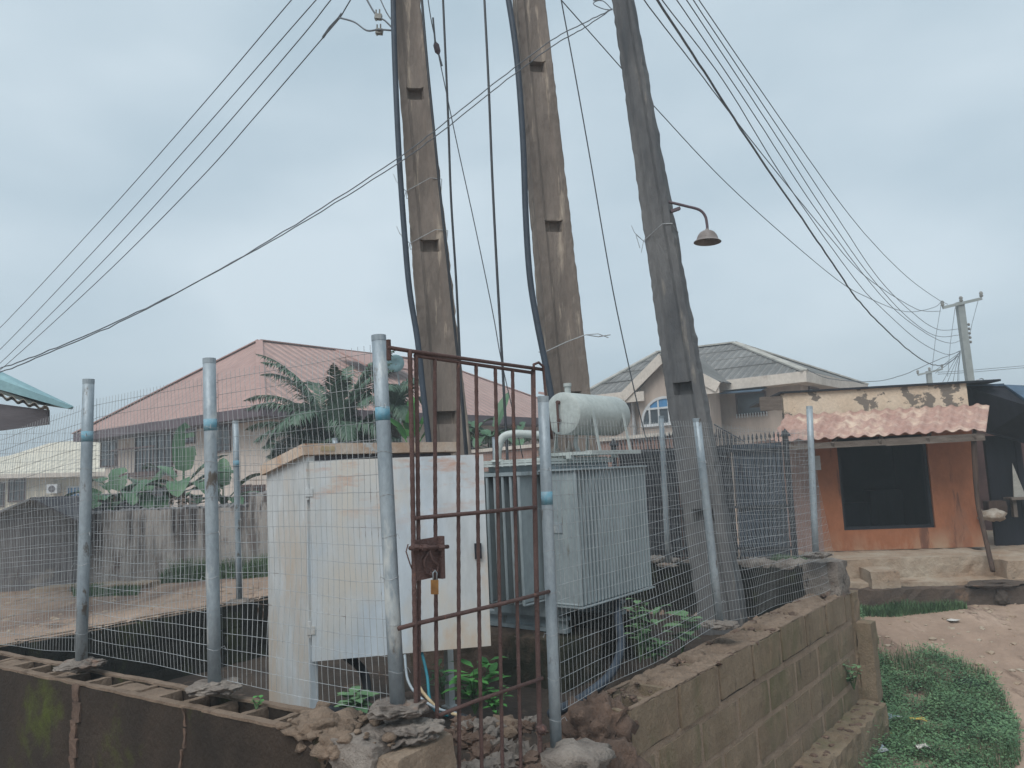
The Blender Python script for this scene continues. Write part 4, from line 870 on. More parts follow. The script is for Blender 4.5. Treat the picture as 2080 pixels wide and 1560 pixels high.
b = MB(); p = onP(1483, 802, Q(i2, 0, 0), W); q = onP(1566, 796, Q(i2, 0, 0), W); b.slab([p - U * 1.0, q - U * 1.0, q + UP * .25, p + UP * .25], .03); b.build('window_awning', 'blueroof', gh_)
b = MB(); p = onP(1498, 850, Q(i2, 0, 0), W); q = onP(1562, 848, Q(i2, 0, 0), W); ex = Vector((q.x - p.x, q.y - p.y, 0))
for i in range(12): b.obox(p - U * .1 + ex * i / 11.5, U * .03, ex.normalized() * .03, UP * .16)
b.build('rail', 'whiteframe', gh_)
for px in (1284, 1432):
    b = MB(); p = onP(px, 800, Q(i2 - .15, 0, 0), W); b.tube([Vector((p.x, p.y, 0)), Vector((p.x, p.y, zr - .4))], .07, 8); b.build('drain_pipe', 'whiteframe', gh_)
# side windows of the receding right face
for u in (1.6, 3.6, 5.6):
    win(gh_, Q(u, i2 * .6, z_(1.55)), U * 1.1, UP * 1.0, -W)
# stair rail
b = MB()
for i in range(14):
    p = atY(1455 + i * 4, 868 + i * 2.2, 22); b.tube([p, p - UP * .5], .012, 4)
b.tube([atY(1450, 862, 22), atY(1512, 897, 22)], .02, 5); b.build('stair_rail', 'darkiron', gh_)

# --- cream building far left
cbg = thing('house', (-24, 36, 0), 'low cream building with a pale metal roof at the far left edge', 'house')
p = atY(-60, 967, 36); q = atY(235, 964, 36); b = MB(); b.obox(Vector((p.x, 36.5, -.5)), Vector((q.x - p.x + 2, 0, 0)), Vector((0, 6, 0)), UP * (p.z + .45)); b.build('wall', 'creamroof', cbg)
b = MB(); r0 = atY(-80, 968, 36); r1 = atY(245, 960, 36); r2_ = atY(240, 885, 42); r3 = atY(20, 925, 42); r4 = atY(-80, 940, 42); b.slab([r0, r1, r2_, atY(100, 900, 42), r3, r4], .12); b.build('roof', 'creamroof', cbg)
b = MB(); b.beam(atY(-80, 969, 35.9), atY(246, 962, 35.9), .08, .2); b.build('fascia', 'whitefascia', cbg)
def cw(px0, px1, py0, py1, **k):
    p = atY(px0, py1  , 36.5); q = atY(px1, py1  , 36.5); t = atY(px0, py0  , 36.5); win(cbg, Vector((p.x, 36.5, p.z)), Vector((q.x - p.x, 0, 0)), UP * (t.z - p.z), Vector((0, -1, 0)), **k)
cw(17, 52, 974, 1020, bars=(3, 4)); cw(136, 164, 988, 1018, fm='whiteframe', gm='blueglass', bars=(4, 2)); cw(-10, 10, 980, 1030, gm='interior')
ac_ = thing('air_conditioner', atY(112, 1004, 36), 'white air conditioner unit beside the far left white framed window', 'air conditioner')
b = MB(); p = atY(102, 1002, 36.3); b.obox(p, Vector((.5, 0, 0)), Vector((0, -.3, 0)), UP * .42); b.build('casing', 'whiteframe', ac_)
b = MB(); b.lathe(p + Vector((.25, -.302, .2)), [(.16, 0), (.16, -.01), (0, -.01)], Vector((0, 1, 0)), 16); b.build('fan_grille', 'fasciagrey', ac_)

# --- teal roof corner, near left
th_ = thing('house', (-8.5, 9, .9), 'near house roof corner with teal edging and wavy sheets at the left frame edge', 'house')
def tq(px, py, y=9.0): return atY(px, py, y)
tA, tB = tq(-160, 712), tq(150, 826)
b = MB(); b.add([tA, tB, tB + UP * .035 + Vector((-.15, .25, 0)), tA + UP * .2 + Vector((-.1, .3, 0)), tA - UP * .2, tB - UP * .02 + Vector((-.08, 0, 0))], [(0, 1, 2, 3), (0, 4, 5, 1), (3, 2, 5, 4)]); b.slab([tq(-160, 722) + Vector((0, .1, 0)), tq(140, 824) + Vector((0, .1, 0)), tq(60, 815, 14), tq(-300, 690, 14)], .04); b.build('verge_flashing', 'teal', th_)
# corrugated sheet ends
b = MB(); n = 120; s0 = tq(-160, 755, 9.05); s1 = tq(100, 828, 9.05); s2 = EYE + (s0 - EYE) * 1.3 - UP * .05; s3 = EYE + (s1 - EYE) * 1.3 - UP * .05
for i in range(n + 1):
    t = i / n; wv = .022 * math.sin(t * (s1 - s0).length / .14 * 6.283)
    for (p, q) in ((s0, s1), (s2, s3)): b.v.append(lerp(p, q, t) + UP * wv)
b.f = [(2 * i, 2 * i + 2, 2 * i + 3, 2 * i + 1) for i in range(n)]; b.mi = [0] * n
m2 = [Vector(v) - UP * .012 for v in b.v]; k = len(b.v); b.v += m2; b.f += [(k + 2 * i, k + 2 * i + 1, k + 2 * i + 3, k + 2 * i + 2) for i in range(n)] + [(2 * i, k + 2 * i, k + 2 * i + 2, 2 * i + 2) for i in range(n)]; b.mi += [0] * (2 * n)
b.build('roof_sheet', 'greycorr', th_, smooth=False)
b = MB(); u0 = tq(-160, 800, 9.15); u1 = tq(98, 833, 9.15); l1 = tq(98, 862, 9.15); l0 = tq(-160, 895, 9.15); b.add([u0, u1, l1, l0] + [v + Vector((0, .03, 0)) for v in (u0, u1, l1, l0)], [(0, 1, 2, 3), (7, 6, 5, 4), (0, 4, 5, 1), (1, 5, 6, 2), (2, 6, 7, 3), (3, 7, 4, 0)]); b.add([l0, l1, EYE + (l1 - EYE) * 1.3 + Vector((-.3, 0, .1)), EYE + (l0 - EYE) * 1.3 + UP * .1], [(0, 1, 2, 3)])
b.build('eave_board', 'fasciagrey', th_)
b = MB(); b.obox(Vector((-13.5, 9.8, .5)), Vector((3.4, 0, 0)), Vector((0, 3, 0)), UP * 2.6); b.build('wall', 'creamwall', th_)
# --- shed with gable at left
sh = thing('shed', (-9, 13.4, .9), 'low grey gabled shed with a zinc roof edge behind the far left fence', 'shed')
g0, g1, g2 = atY(-30, 1056, 13.0), atY(77, 1013, 13.0), atY(150, 1052, 13.0)
b = MB(); b.add([Vector((g0.x, 13.0, .5)), Vector((g2.x, 13.0, .5)), g2, g1, g0] + [Vector((v.x, 16, v.z)) for v in (Vector((g0.x, 0, .5)), Vector((g2.x, 0, .5)), g2, g1, g0)], [(0, 1, 2, 3, 4), (9, 8, 7, 6, 5), (0, 4, 9, 5), (1, 6, 7, 2)]); b.build('wall', 'shedwall', sh)
b = MB(); dy = Vector((0, 3.2, 0)); f_ = Vector((0, -.2, .02)); b.slab([g0 + f_ + Vector((-.3, 0, -.12)), g1 + f_, g1 + dy, g0 + dy + Vector((-.3, 0, -.12))], .03); b.build('roof', 'zinc', sh)
b = MB(); b.slab([g1 + f_ + UP * .01, g2 + f_ + Vector((.2, 0, -.06)), g2 + dy + Vector((.2, 0, -.06)), g1 + dy], .03); b.build('roof', 'fasciagrey', sh)
# --- boundary walls
bw = thing('boundary_wall', (-6, 13.4, .8), 'grey plastered boundary wall with black streaks across the dirt yard at left', 'wall')
P0 = Vector((-7.55, 13.1, 0)); P1 = Vector((-7.1, 13.25, 0)); P2 = Vector((-4.85, 14.0, 0)); P3 = Vector((-2.2, 15.0, 0))
def seg(mb, a, c, z0, z1, z2, t=.2, m=0):
    d = (c - a).normalized(); n = Vector((-d.y, d.x, 0)); k = len(mb.v)
    q = [a, c, c + n * t, a + n * t]; mb.add([v + UP * z0 for v in q] + [q[0] + UP * z1, q[1] + UP * z2, q[2] + UP * z2, q[3] + UP * z1], [(0, 3, 2, 1), (4, 5, 6, 7), (0, 1, 5, 4), (1, 2, 6, 5), (2, 3, 7, 6), (3, 0, 4, 7)], m)
b = MB(); seg(b, P0, P1, .5, z_(-.42), z_(-.38)); seg(b, P1 + Vector((.001, 0, 0)), P2, .5, z_(-.36), z_(-.42)); seg(b, P2 + Vector((.001, 0, 0)), P3, .5, z_(-.2), z_(-.2)); b.build('wall_face', 'stainwall', bw)
b = MB()
for a, c, z1 in ((P0, P1, -.38), (P1, P2, -.37), (P2, P3, -.18)):
    k_ = int((c - a).length / .11)
    for i in range(k_):
        p = lerp(a, c, (i + .5) / k_) + Vector((0, .1, z_(z1) - .02)); rr = .05 + .03 * random.random(); b.blob(p, rr * 1.5, .1, rr * .8, .5, 3, i, 1)
b.build('coping', 'shedwall', bw)
for i, (x0, x1, y0, y1) in enumerate(((60, 140, 1185, 1197), (150, 285, 1178, 1192))):
    a = atZ(x0, y1, .98); c = atZ(x1, y1 - 4, .98); b = MB(); sub_box(b, a - UP * .1, c - a, Vector((.1, .5, 0)), UP * .1, 0, .15, .02, i)
    tag(b.build('concrete_slab', 'terrace'), ('left' if i == 0 else 'right') + ' of two pale slabs lying at the foot of the stained boundary wall', 'slab', 'slabs by the boundary wall')
# pink wall to the right
pw = thing('boundary_wall', (1, 14.5, .9), 'faded pink garden wall with white coping behind the transformer', 'wall')
Pa = Vector((2.75, 13.3, 0)); Pb = Vector((-2.2, 16.6, 0)); b = MB(); seg(b, Pb, Pa, .3, z_(.38), z_(.5)); b.build('wall_face', 'pinkwall', pw)
b = MB(); dd_ = (Pa - Pb).normalized(); nn_ = Vector((-dd_.y, dd_.x, 0)); seg(b, Pb - nn_ * .05, Pa - nn_ * .05, z_(.38), z_(.45), z_(.56), .3)
for v in range(len(b.v)):
    pass
b.v = [v if v.z > z_(.40) else v + UP * (.12 * (v.x - Pb.x) / (Pa.x - Pb.x)) for v in b.v]; b.build('coping', 'whitefascia', pw)

# --- iron gates with spear tops
Ia = Vector((1.75, 13.15, 0)); Ib = Vector((4.27, 12.3, 0)); idr = (Ib - Ia).normalized(); inn = Vector((idr.y, -idr.x, 0))
Lg = (Ib - Ia).length
def igate(s0, s1, label, arch):
    th = thing('iron_gate', Ia + idr * s0 + UP * .95, label, 'gate', 'spear topped iron gates')
    n = int((s1 - s0) / .062); b = MB(); tp = MB()
    for i in range(n + 1):
        s = lerp(s0, s1, i / n); zt = arch((s - s0) / (s1 - s0)); p = Ia + idr * s
        b.obox(p + UP * .95, idr * .018, inn * .018, UP * (zt - .95)); c = p + idr * .009 + inn * .009
        tp.lathe(c + UP * zt, [(.009, 0), (.022, .03), (.018, .06), (0, .12)], UP, 4)
    b.build('bars', 'darkiron', th); tp.build('spear_tips', 'darkiron', th)
    for z in (1.1, 1.75, z_(.15)): b = MB(); b.obox(Ia + idr * s0 + inn * .02 + UP * z, idr * (s1 - s0), inn * .02, UP * .04); b.build('rail', 'darkiron', th)
    b = MB(); b.obox(Ia + idr * (s0 + .02) - inn * .02 + UP * .98, idr * (s1 - s0 - .04), inn * .008, UP * (z_(.27) - .98)); b.build('sheet_shade_backing', 'bluesheet' if s0 > 1.8 else 'darkiron', th)  # right leaf: blue sheet; others: dark panel painting the darkness behind the bars
    return th
igate(.0, 1.0, 'spear topped iron gate leaf left of the leaning pole', lambda t: z_(.34) + .12 * t ** 2)
igate(1.0, 1.87, 'spear topped iron gate leaf partly behind the leaning pole', lambda t: z_(.46) - .1 * t)
igate(1.87, Lg, 'spear topped iron gate leaf beside the shop side wall', lambda t: z_(.30) + .05 * t)
for s, lb in ((-.1, 'left end iron gate post with a pointed cap'), (Lg + .01, 'right end iron gate post with a pointed cap beside the shop')):
    th = thing('gate_post', Ia + idr * s + UP * .9, lb, 'post', 'iron gate posts'); b = MB(); b.obox(Ia + idr * s + UP * .9, idr * .08, inn * .08, UP * (z_(.36) - .9)); b.build('shaft', 'darkiron', th)
    b = MB(); b.lathe(Ia + idr * (s + .04) + inn * .04 + UP * z_(.36), [(.09, 0), (.09, .015), (0, .13)], UP, 4); b.build('cap', 'darkiron', th)

# ------------------------------------------------------------ shop
Sa = Vector((4.7, 13.85, 0)); Sb = Vector((8.25, 13.35, 0)); sd = (Sb - Sa).normalized(); sn = Vector((sd.y, -sd.x, 0))   # sn points to the road
def sp(px, py, off=0): return onP(px, py, Sa + sn * off, sd)
shp = thing('shop', (6.5, 13.6, z_(-1.62)), 'small orange walled shop with peeling cream parapet and red tile awning', 'shop')
Ls = (sp(2000, 1110) - Vector((Sa.x, Sa.y, sp(2000, 1110).z))).length; Dp = 3.2
xo0 = (sp(1708, 1000) - Sa).dot(sd); xo1 = (sp(1893, 1000) - Sa).dot(sd); zs0 = sp(1800, 1075).z; zf = z_(-1.64); zt = sp(1780, 789).z; zh = sp(1800, 880).z
xp = (sp(1622, 1000) - Sa).dot(sd); xor = (sp(1664, 1000) - Sa).dot(sd)
b = MB(); tw = .2
b.obox(Sa + sd * xor + UP * zf, sd * (xo0 - xor), -sn * tw, UP * (zh - zf)); b.obox(Sa + sd * xo1 + UP * zf, sd * (Ls - xo1), -sn * tw, UP * (zh - zf)); b.obox(Sa + sd * xo0 + UP * zf, sd * (xo1 - xo0), -sn * tw, UP * (zs0 - zf))
b.obox(Sa + sd * xo0 + UP * (zs0 + 1.62), sd * (xo1 - xo0), -sn * tw, UP * max(.02, zh - zs0 - 1.62)) if zh - zs0 > 1.64 else None
b.obox(Sa + sd * (Ls - .2) - sn * (tw + .001) + UP * zf, sd * .2, -sn * Dp, UP * (zh - zf))
b.build('wall', 'orange', shp)
b = MB(); b.obox(Sa + sd * (xp - .35) + UP * zf, sd * (xor - xp + .349), -sn * tw, UP * (zh - zf)); b.obox(Sa + sd * (xp - .35) - sn * (tw + .001) + UP * zf, sd * .2, -sn * Dp, UP * (zh - zf)); b.build('side_wall', 'pinkwall', shp)
b = MB(); xpl = (sp(1592, 830) - Sa).dot(sd); b.obox(Sa + sd * xpl + UP * (zh + .001), sd * (Ls - xpl), -sn * tw, UP * (zt - zh)); b.obox(Sa + sd * (Ls - .2) - sn * (tw + .001) + UP * (zh + .001), sd * .2, -sn * Dp, UP * (zt - zh)); b.build('parapet', 'parapet', shp)
b = MB(); b.obox(Sa + sd * (xpl - .06) + sn * .06 + UP * (zt + .002), sd * (Ls - xpl + .6), -sn * (Dp + .2), UP * .035); b.build('flat_roof', 'darkiron', shp)
b = MB(); sub_box(b, Sa + sd * (xpl - .42) + sn * .02 + UP * (zt - .3), sd * .41, -sn * .05, UP * .27, 0, .08, .01, 3); b.build('timber_end', 'wood', shp)
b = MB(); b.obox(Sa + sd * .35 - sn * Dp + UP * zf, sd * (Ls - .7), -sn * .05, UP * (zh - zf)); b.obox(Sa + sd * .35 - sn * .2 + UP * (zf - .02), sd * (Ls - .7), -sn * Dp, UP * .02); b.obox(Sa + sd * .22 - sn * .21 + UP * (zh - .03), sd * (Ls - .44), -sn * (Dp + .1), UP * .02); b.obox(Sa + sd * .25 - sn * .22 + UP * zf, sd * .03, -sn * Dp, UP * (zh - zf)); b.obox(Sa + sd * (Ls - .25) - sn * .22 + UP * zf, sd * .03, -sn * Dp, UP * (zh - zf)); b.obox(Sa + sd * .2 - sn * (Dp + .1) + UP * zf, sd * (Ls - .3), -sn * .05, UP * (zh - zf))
b.build('interior', 'interior', shp)  # near-black linings put the unlit room's shade into the colour
b = MB(); b.obox(Sa + sd * xo0 - sn * .06 + UP * zs0, sd * .05, -sn * .12, UP * 1.5); b.obox(Sa + sd * (xo1 - .05) - sn * .06 + UP * zs0, sd * .05, -sn * .12, UP * 1.5); b.obox(Sa + sd * (xo0 + .051) - sn * .06 + UP * zs0, sd * (xo1 - xo0 - .102), -sn * .12, UP * .05); b.build('opening_frame', 'darkiron', shp)
b = MB(); b.obox(Sa + sd * (xo0 + .3) - sn * 1.2 + UP * zf, sd * .5, -sn * .4, UP * .75); b.obox(Sa + sd * (xo0 + .95) - sn * 1.6 + UP * zf, sd * .6, -sn * .4, UP * .95)
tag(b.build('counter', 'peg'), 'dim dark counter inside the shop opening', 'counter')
# tile awning
E0 = onP(1562, 904, Sa + sn * .95, sd); E1 = onP(2001, 880, Sa + sn * .95, sd); T0 = sp(1594, 851, .02); T1 = sp(2008, 828, .02)
b = MB(); nu, nr = 150, 48; Lt = (E1 - E0).length
sl_n = (E1 - E0).cross(T0 - E0).normalized(); sl_n = sl_n if sl_n.z > 0 else -sl_n
for j in range(nr + 1):
    t = j / nr; row = t * 4; st = (1 - (row % 1)) * .05
    for i in range(nu + 1):
        s = i / nu; wv = .03 * math.sin(s * Lt / .21 * 6.283 + .3 * math.sin(row * 2)); wv = wv if wv > 0 else wv * .5
        edge = -.05 * max(0, (s - .985) / .015); ir = .02 * noise.noise(Vector((s * 5, t * 2, 1)))
        b.v.append(lerp(lerp(E0, E1, s), lerp(T0, T1, s), t) + sl_n * (wv + st + ir + .02) + UP * edge)
for j in range(nr):
    for i in range(nu):
        q = j * (nu + 1) + i; b.f.append((q, q + 1, q + nu + 2, q + nu + 1)); b.mi.append(0)
k = len(b.v); b.v += [v - sl_n * .012 for v in b.v[:]]; b.f += [(k + q, k + q + nu + 1, k + q + nu + 2, k + q + 1) for j in range(nr) for i in range(nu) for q in [j * (nu + 1) + i]]; b.mi += [0] * (nu * nr)
b.f += [(i, k + i, k + i + 1, i + 1) for i in range(nu)]; b.mi += [0] * nu
b.f += [(j * (nu + 1) + nu, k + j * (nu + 1) + nu, k + (j + 1) * (nu + 1) + nu, (j + 1) * (nu + 1) + nu) for j in range(nr)]; b.mi += [0] * nr
aw_ = b.build('awning', 'tile', shp, smooth=True)
b = MB(); f0, f1 = E0 - UP * .055 - sn * .04, E1 - UP * .055 - sn * .04; b.beam(f0, lerp(f0, f1, .55), .05, .10); b.beam(lerp(f0, f1, .551) - UP * .004, f1, .05, .12); b.build('timber_fascia', 'wood', aw_)
b = MB(); 
for s in (.08, .3, .52, .74, .95): b.beam(lerp(E0, E1, s) - UP * .05, lerp(T0, T1, s) - UP * .05, .05, .06)
b.build('rafter', 'wood', aw_)
b = MB(); b.tube(smooth_pts([onP(1978, 892, Sa + sn * .85, sd), onP(1981, 950, Sa + sn * .85, sd), onP(1986, 1020, Sa + sn * .9, sd), onP(1999, 1080, Sa + sn * 1.1, sd), onP(2017, 1160, Sa + sn * 1.5, sd)], 5), [.042] * 8 + [.036] * 13, 9); b.build('prop_pole', 'woodpost', shp, smooth=True)
b = MB(); b.obox(sp(1652, 955, .0), sd * .12, sn * .06, UP * .25); b.build('meter_box', 'whiteframe', shp)
# terrace and steps
tr = thing('terrace', (6.5, 12.8, .2), 'raised worn concrete terrace with a dark face in front of the shop', 'terrace')
def tp_(px, py, z): return atZ(px, py, z)
zT = z_(-1.645); TB = Sa + sd * -.1
def platform(mb, s0, s1, n0, n1, za, zb_, amp=.02, m=0, seed=0): sub_box(mb, Sa + sd * s0 + sn * n1 + UP * za, sd * (s1 - s0), -sn * (n1 - n0), UP * (zb_ - za), m, .12, amp, seed)
b = MB(); platform(b, -.2, 3.0, -.0, 1.15, -.3, zT, .02, 0, 1); b.build('slab', 'terrace', tr)
b = MB(); platform(b, 2.9, 12, -6, 1.55, -.3, zT - .05, .03, 0, 2); b.build('side_slab', 'terrace', tr)
b = MB(); platform(b, -.3, 3.6, 1.1, 1.6, -.3, z_(-1.95), .02, 0, 3); b.build('apron', 'terrace', tr)
b = MB(); platform(b, -.6, 12, 1.5, 1.85, -.3, z_(-2.02), .03, 0, 4); b.build('base_course', 'terrace_dark', tr)
a = sp(1750, 1150, 1.3); b = MB(); s_0 = (a - Sa).dot(sd); platform(b, s_0, s_0 + .42, 1.12, 1.75, -.1, z_(-1.76), .015, 0, 5); b.build('step', 'terrace', tr)
pb = sp(2018, 1165, 1.75); b = MB(); b.blob(Vector((pb.x, pb.y, z_(-2.0))), .42, .2, .07, .4, 3, 3, 3); b.blob(Vector((pb.x, pb.y - .05, z_(-2.2))), .13, .13, .16, .4, 3, 4, 3); b.build('pole_base_stone', 'terrace_dark', tr)
# left raised bank towards the iron gates
b = MB(); sub_box(b, Vector((1.2, 12.2, .2)), Vector((3.4, -.7, 0)), Vector((.2, 1.1, 0)), UP * .74, 0, .15, .05, 4)
tag(b.build('concrete_bank', 'terrace_dark'), 'dull grey concrete bank at the foot of the iron gates', 'bank')
# dark shed on the right
ds = thing('shed', (9.4, 14.5, z_(-1.7)), 'dark open timber shed with blue roof sheet right of the shop', 'shed')
x0 = Ls + .06
b = MB()
k0 = onP(2003, 900, Sa - sn * .6, sd); k1 = onP(2062, 900, Sa - sn * .6, sd)
s0 = (k0 - Sa).dot(sd); s1 = (k1 - Sa).dot(sd)
b.obox(Sa + sd * (s0 - .02) - sn * .6 + UP * z_(-1.7), sd * (s1 - s0), -sn * .08, UP * 1.95); b.build('board_wall', 'peg', ds)
b = MB(); b.obox(Sa + sd * (s1 + .0) - sn * .61 + UP * z_(-1.7), sd * .1, -sn * .1, UP * 2.0); b.build('timber_post', 'peg', ds); b = MB(); b.obox(Sa + sd * (s1 + 1.2) - sn * .61 + UP * z_(-1.7), sd * .1, -sn * .1, UP * 2.0); b.build('timber_post', 'peg', ds)
b = MB(); b.obox(Sa + sd * (s1 + .12) - sn * 3.5 + UP * z_(-1.7), sd * 3, -sn * .1, UP * 2.3); b.build('back_wall', 'brownframe', ds)
R0 = onP(1962, 784, Sa - sn * .3, sd); R1 = onP(2040, 781, Sa - sn * .3, sd); R2_ = onP(2100, 822, Sa + sn * .5, sd)
b = MB(); b.slab([R0 + UP * .02, R1 + UP * .02, R1 - sn * 2.5 + UP * .1, R0 - sn * 2.5 + UP * .1], .05); b.slab([R1, R2_, R2_ + sd * 3 - sn * .2, R1 + sd * 3 - sn * 2.5], .05); b.build('roof', 'blueroof', ds)
b = MB(); b.add([R0, onP(2040, 784, Sa - sn * .3, sd), R2_ - UP * .04, onP(2100, 905, Sa - sn * .3, sd), onP(2008, 880, Sa - sn * .3, sd), onP(1965, 845, Sa - sn * .3, sd)], [(0, 1, 2, 3, 4, 5)])
g_ = [v - sn * .06 for v in b.v]; kk = len(b.v); b.v += g_; b.f += [(i, kk + i, kk + (i + 1) % 6, (i + 1) % 6) for i in range(6)] + [tuple(kk + i for i in range(5, -1, -1))]; b.mi += [0] * 7; b.build('gable_boards', 'peg', ds)
lb_ = MB(); p = onP(2060, 1012, Sa - sn * .4, sd); lb_.add([p, p + sd * .2, onP(2056, 940, Sa - sn * .4, sd), p - sn * .03, p + sd * .2 - sn * .03, onP(2056, 940, Sa - sn * .43, sd)], [(0, 1, 2), (5, 4, 3), (0, 3, 4, 1), (1, 4, 5, 2), (2, 5, 3, 0)])
tag(lb_.build('board', 'greycorr'), 'pale triangular board leaning against the dark shed', 'board')
bn = thing('bench', onP(2068, 1020, Sa - sn * .2, sd), 'low timber bench in front of the dark shed at the right edge', 'bench')
b = MB(); q0 = onP(2055, 1016, Sa - sn * .2, sd); b.obox(q0, sd * 1.2, -sn * .3, UP * .04); b.build('seat', 'wood', bn)
for s in (.06, 1.05): b = MB(); b.obox(q0 + sd * s - sn * .1 - UP * .3, sd * .06, -sn * .1, UP * .299); b.build('leg', 'wood', bn)
b = MB(); c = onP(2017, 1052, Sa + sn * .1, sd); b.blob(c + UP * .04, .21, .14, .10, .35, 3, 5, 3); b.blob(c + Vector((-.2, 0, .1)), .04, .04, .05, .4, 3, 6, 2)
tag(b.build('sack', 'sack', smooth=True), 'plump pale sack lying on the terrace beside the shop corner', 'sack')
b = MB(); c = sp(2008, 1020, -.2); sub_box(b, c - UP * .2, sd * .3, -sn * .25, UP * .22, 0, .1, .01, 2); tag(b.build('crate', 'woodpost'), 'small brown box behind the pale sack', 'box')

# ------------------------------------------------------------ vegetation
def frond(mb, base, az, up, ln, droop, rnd, dens=46, wid=.42):
    d = Vector((math.cos(az) * math.cos(up), math.sin(az) * math.cos(up), math.sin(up))); P = []; p = Vector(base); n = 22
    for i in range(n + 1):
        P.append(p.copy()); d = (d + Vector((0, 0, -droop * (.4 + 1.6 * i / n) / n))).normalized(); p = p + d * ln / n
    mb.tube(P, [.022 * (1 - i / n) + .004 for i in range(n + 1)], 5)
    for k in range(dens):
        t = .12 + .88 * k / dens; f = t * n; i = min(int(f), n - 1); q = lerp(P[i], P[i + 1], f - i); tg = (P[i + 1] - P[i]).normalized(); sd_ = tg.cross(UP); sd_ = sd_.normalized() if sd_.length > .05 else Vector((math.sin(az), -math.cos(az), 0))
        L_ = wid * math.sin(math.pi * min(1, .16 + t * .86)) ** .6 * (.8 + .4 * rnd.random())
        for s in (-1, 1):
            e = (sd_ * s * (.75 + .2 * rnd.random()) + tg * .65 + UP * (.15 - .3 * rnd.random())).normalized()
            mid = q + e * L_ * .5 + UP * -.02; tip = q + e * L_ * .9 - UP * L_ * (.35 + .25 * rnd.random()); w_ = tg.cross(e).cross(e).normalized() * .019
            mb.add([q - w_ * .6, q + w_ * .6, mid + w_, tip, mid - w_], [(0, 1, 2, 4), (4, 2, 3)])
def leaf(mb, base, az, up, ln, wd, curl, rnd, m=0, stalk=.25, torn=.3):
    d = Vector((math.cos(az) * math.cos(up), math.sin(az) * math.cos(up), math.sin(up))); n = 14; P = []; p = Vector(base)
    for i in range(n + 1):
        P.append(p.copy()); d = (d + Vector((0, 0, -curl * (i / n) * 2.2 / n))).normalized(); p = p + d * ln / n
    mb.tube(P[:n], [.018 * ln * (1 - .8 * i / n) for i in range(n)], 5, m)
    tw = rnd.uniform(-.5, .5)
    for s in (-1, 1):
        prev = None
        for i in range(n + 1):
            t = i / n
            if t < stalk: continue
            u = (t - stalk) / (1 - stalk); w = wd * (math.sin(math.pi * min(1, .08 + .92 * u)) ** .5 if u < .97 else .0); tg = (P[min(i + 1, n)] - P[max(0, i - 1)]).normalized()
            sd_ = tg.cross(UP); sd_ = sd_.normalized() if sd_.length > .1 else Vector((math.sin(az), -math.cos(az), 0)); nn = sd_.cross(tg)
            e = (sd_ * s + nn * (.35 + tw * s * .5) - UP * .12).normalized()
            cur = (P[i], P[i] + e * w * (.9 + .15 * rnd.random()) + tg * .05)
            if prev and rnd.random() > torn * .25:
                j = rnd.random() * torn * .35
                mb.add([prev[0], cur[0], lerp(cur[1], cur[0], j), prev[1]], [(0, 1, 2, 3) if s > 0 else (3, 2, 1, 0)], m)
            prev = cur
rnd = random.Random(5)
# oil palm
pc = atY(678, 905, 16.5)
pm = thing('palm_tree', Vector((pc.x, pc.y, .6)), 'dark green young oil palm with arching fronds in front of the pink roof', 'palm tree')
b = MB(); b.tube([Vector((pc.x, pc.y, .6)), pc - UP * .3], [.28, .2], 10); b.rough(.04, 6); b.build('trunk', 'stem', pm)
b = MB()
fr_ = [(2.95, .95, 2.6, 1.3), (2.75, 1.15, 2.7, 1.4), (3.3, 1.05, 2.3, 1.6), (2.2, 1.25, 2.4, 1.7), (1.5, 1.35, 2.3, 1.6), (-1.4, 1.42, 2.2, 1.9), (-.9, 1.35, 2.1, 1.9), (.3, 1.1, 2.3, 1.5), (.0, .95, 2.2, 1.2), (-.3, 1.2, 2.4, 1.4), (.6, .75, 2.1, 1.1), (3.5, .7, 1.9, 1.4), (-2.2, .95, 1.8, 1.9), (-.6, .8, 1.9, 1.8), (-1.6, .7, 1.6, 2.2), (-2.8, .8, 1.9, 2.0), (.1, .55, 1.7, 1.5), (3.1, .5, 1.6, 1.6), (3.0, 1.2, 2.9, 1.2), (2.85, .75, 2.5, 1.1), (3.4, 1.25, 2.5, 1.5), (2.5, 1.0, 2.4, 1.5), (-.1, 1.3, 2.5, 1.5), (.4, 1.3, 2.4, 1.6), (-1.1, .95, 1.8, 2.3), (-1.9, 1.15, 2.0, 2.3)]
for az, up, ln, dr_ in fr_: frond(b, pc + Vector((rnd.uniform(-.15, .15), rnd.uniform(-.15, .15), rnd.uniform(-.2, .1))), az + rnd.uniform(-.1, .1), up, ln * .98, dr_, rnd, 60, .5)
for k in range(48): frond(b, pc + Vector((rnd.uniform(-1.0, 1.4), rnd.uniform(-.3, .8), rnd.uniform(-1.1, -.1))), rnd.uniform(-math.pi, math.pi), rnd.uniform(.6, 1.4), rnd.uniform(1.0, 1.6), 1.8, rnd, 40, .42)
b.build('crown', 'palm', pm)
p2c = atY(800, 830, 16.2)
pm2 = thing('palm_tree', Vector((p2c.x, p2c.y, .6)), 'smaller palm clump just right of the tall blue banded gate post', 'palm tree')
b = MB(); b.tube([Vector((p2c.x, p2c.y, .6)), p2c - UP * .3], [.2, .13], 8); b.build('trunk', 'stem', pm2); b = MB()
for az, up, ln, dr_ in [(1.0, 1.2, 1.3, 1.6), (-.4, 1.1, 1.3, 1.7), (2.2, 1.2, 1.2, 1.6), (3.3, .9, 1.3, 1.8), (-1.5, 1.1, 1.2, 2), (.2, .8, 1.2, 1.6), (-2.3, .9, 1.1, 2), (-1.1, .6, 1.0, 2)]: frond(b, p2c - UP * .1, az, up, ln, dr_, rnd, 44, .38)
b.build('crown', 'palm', pm2)
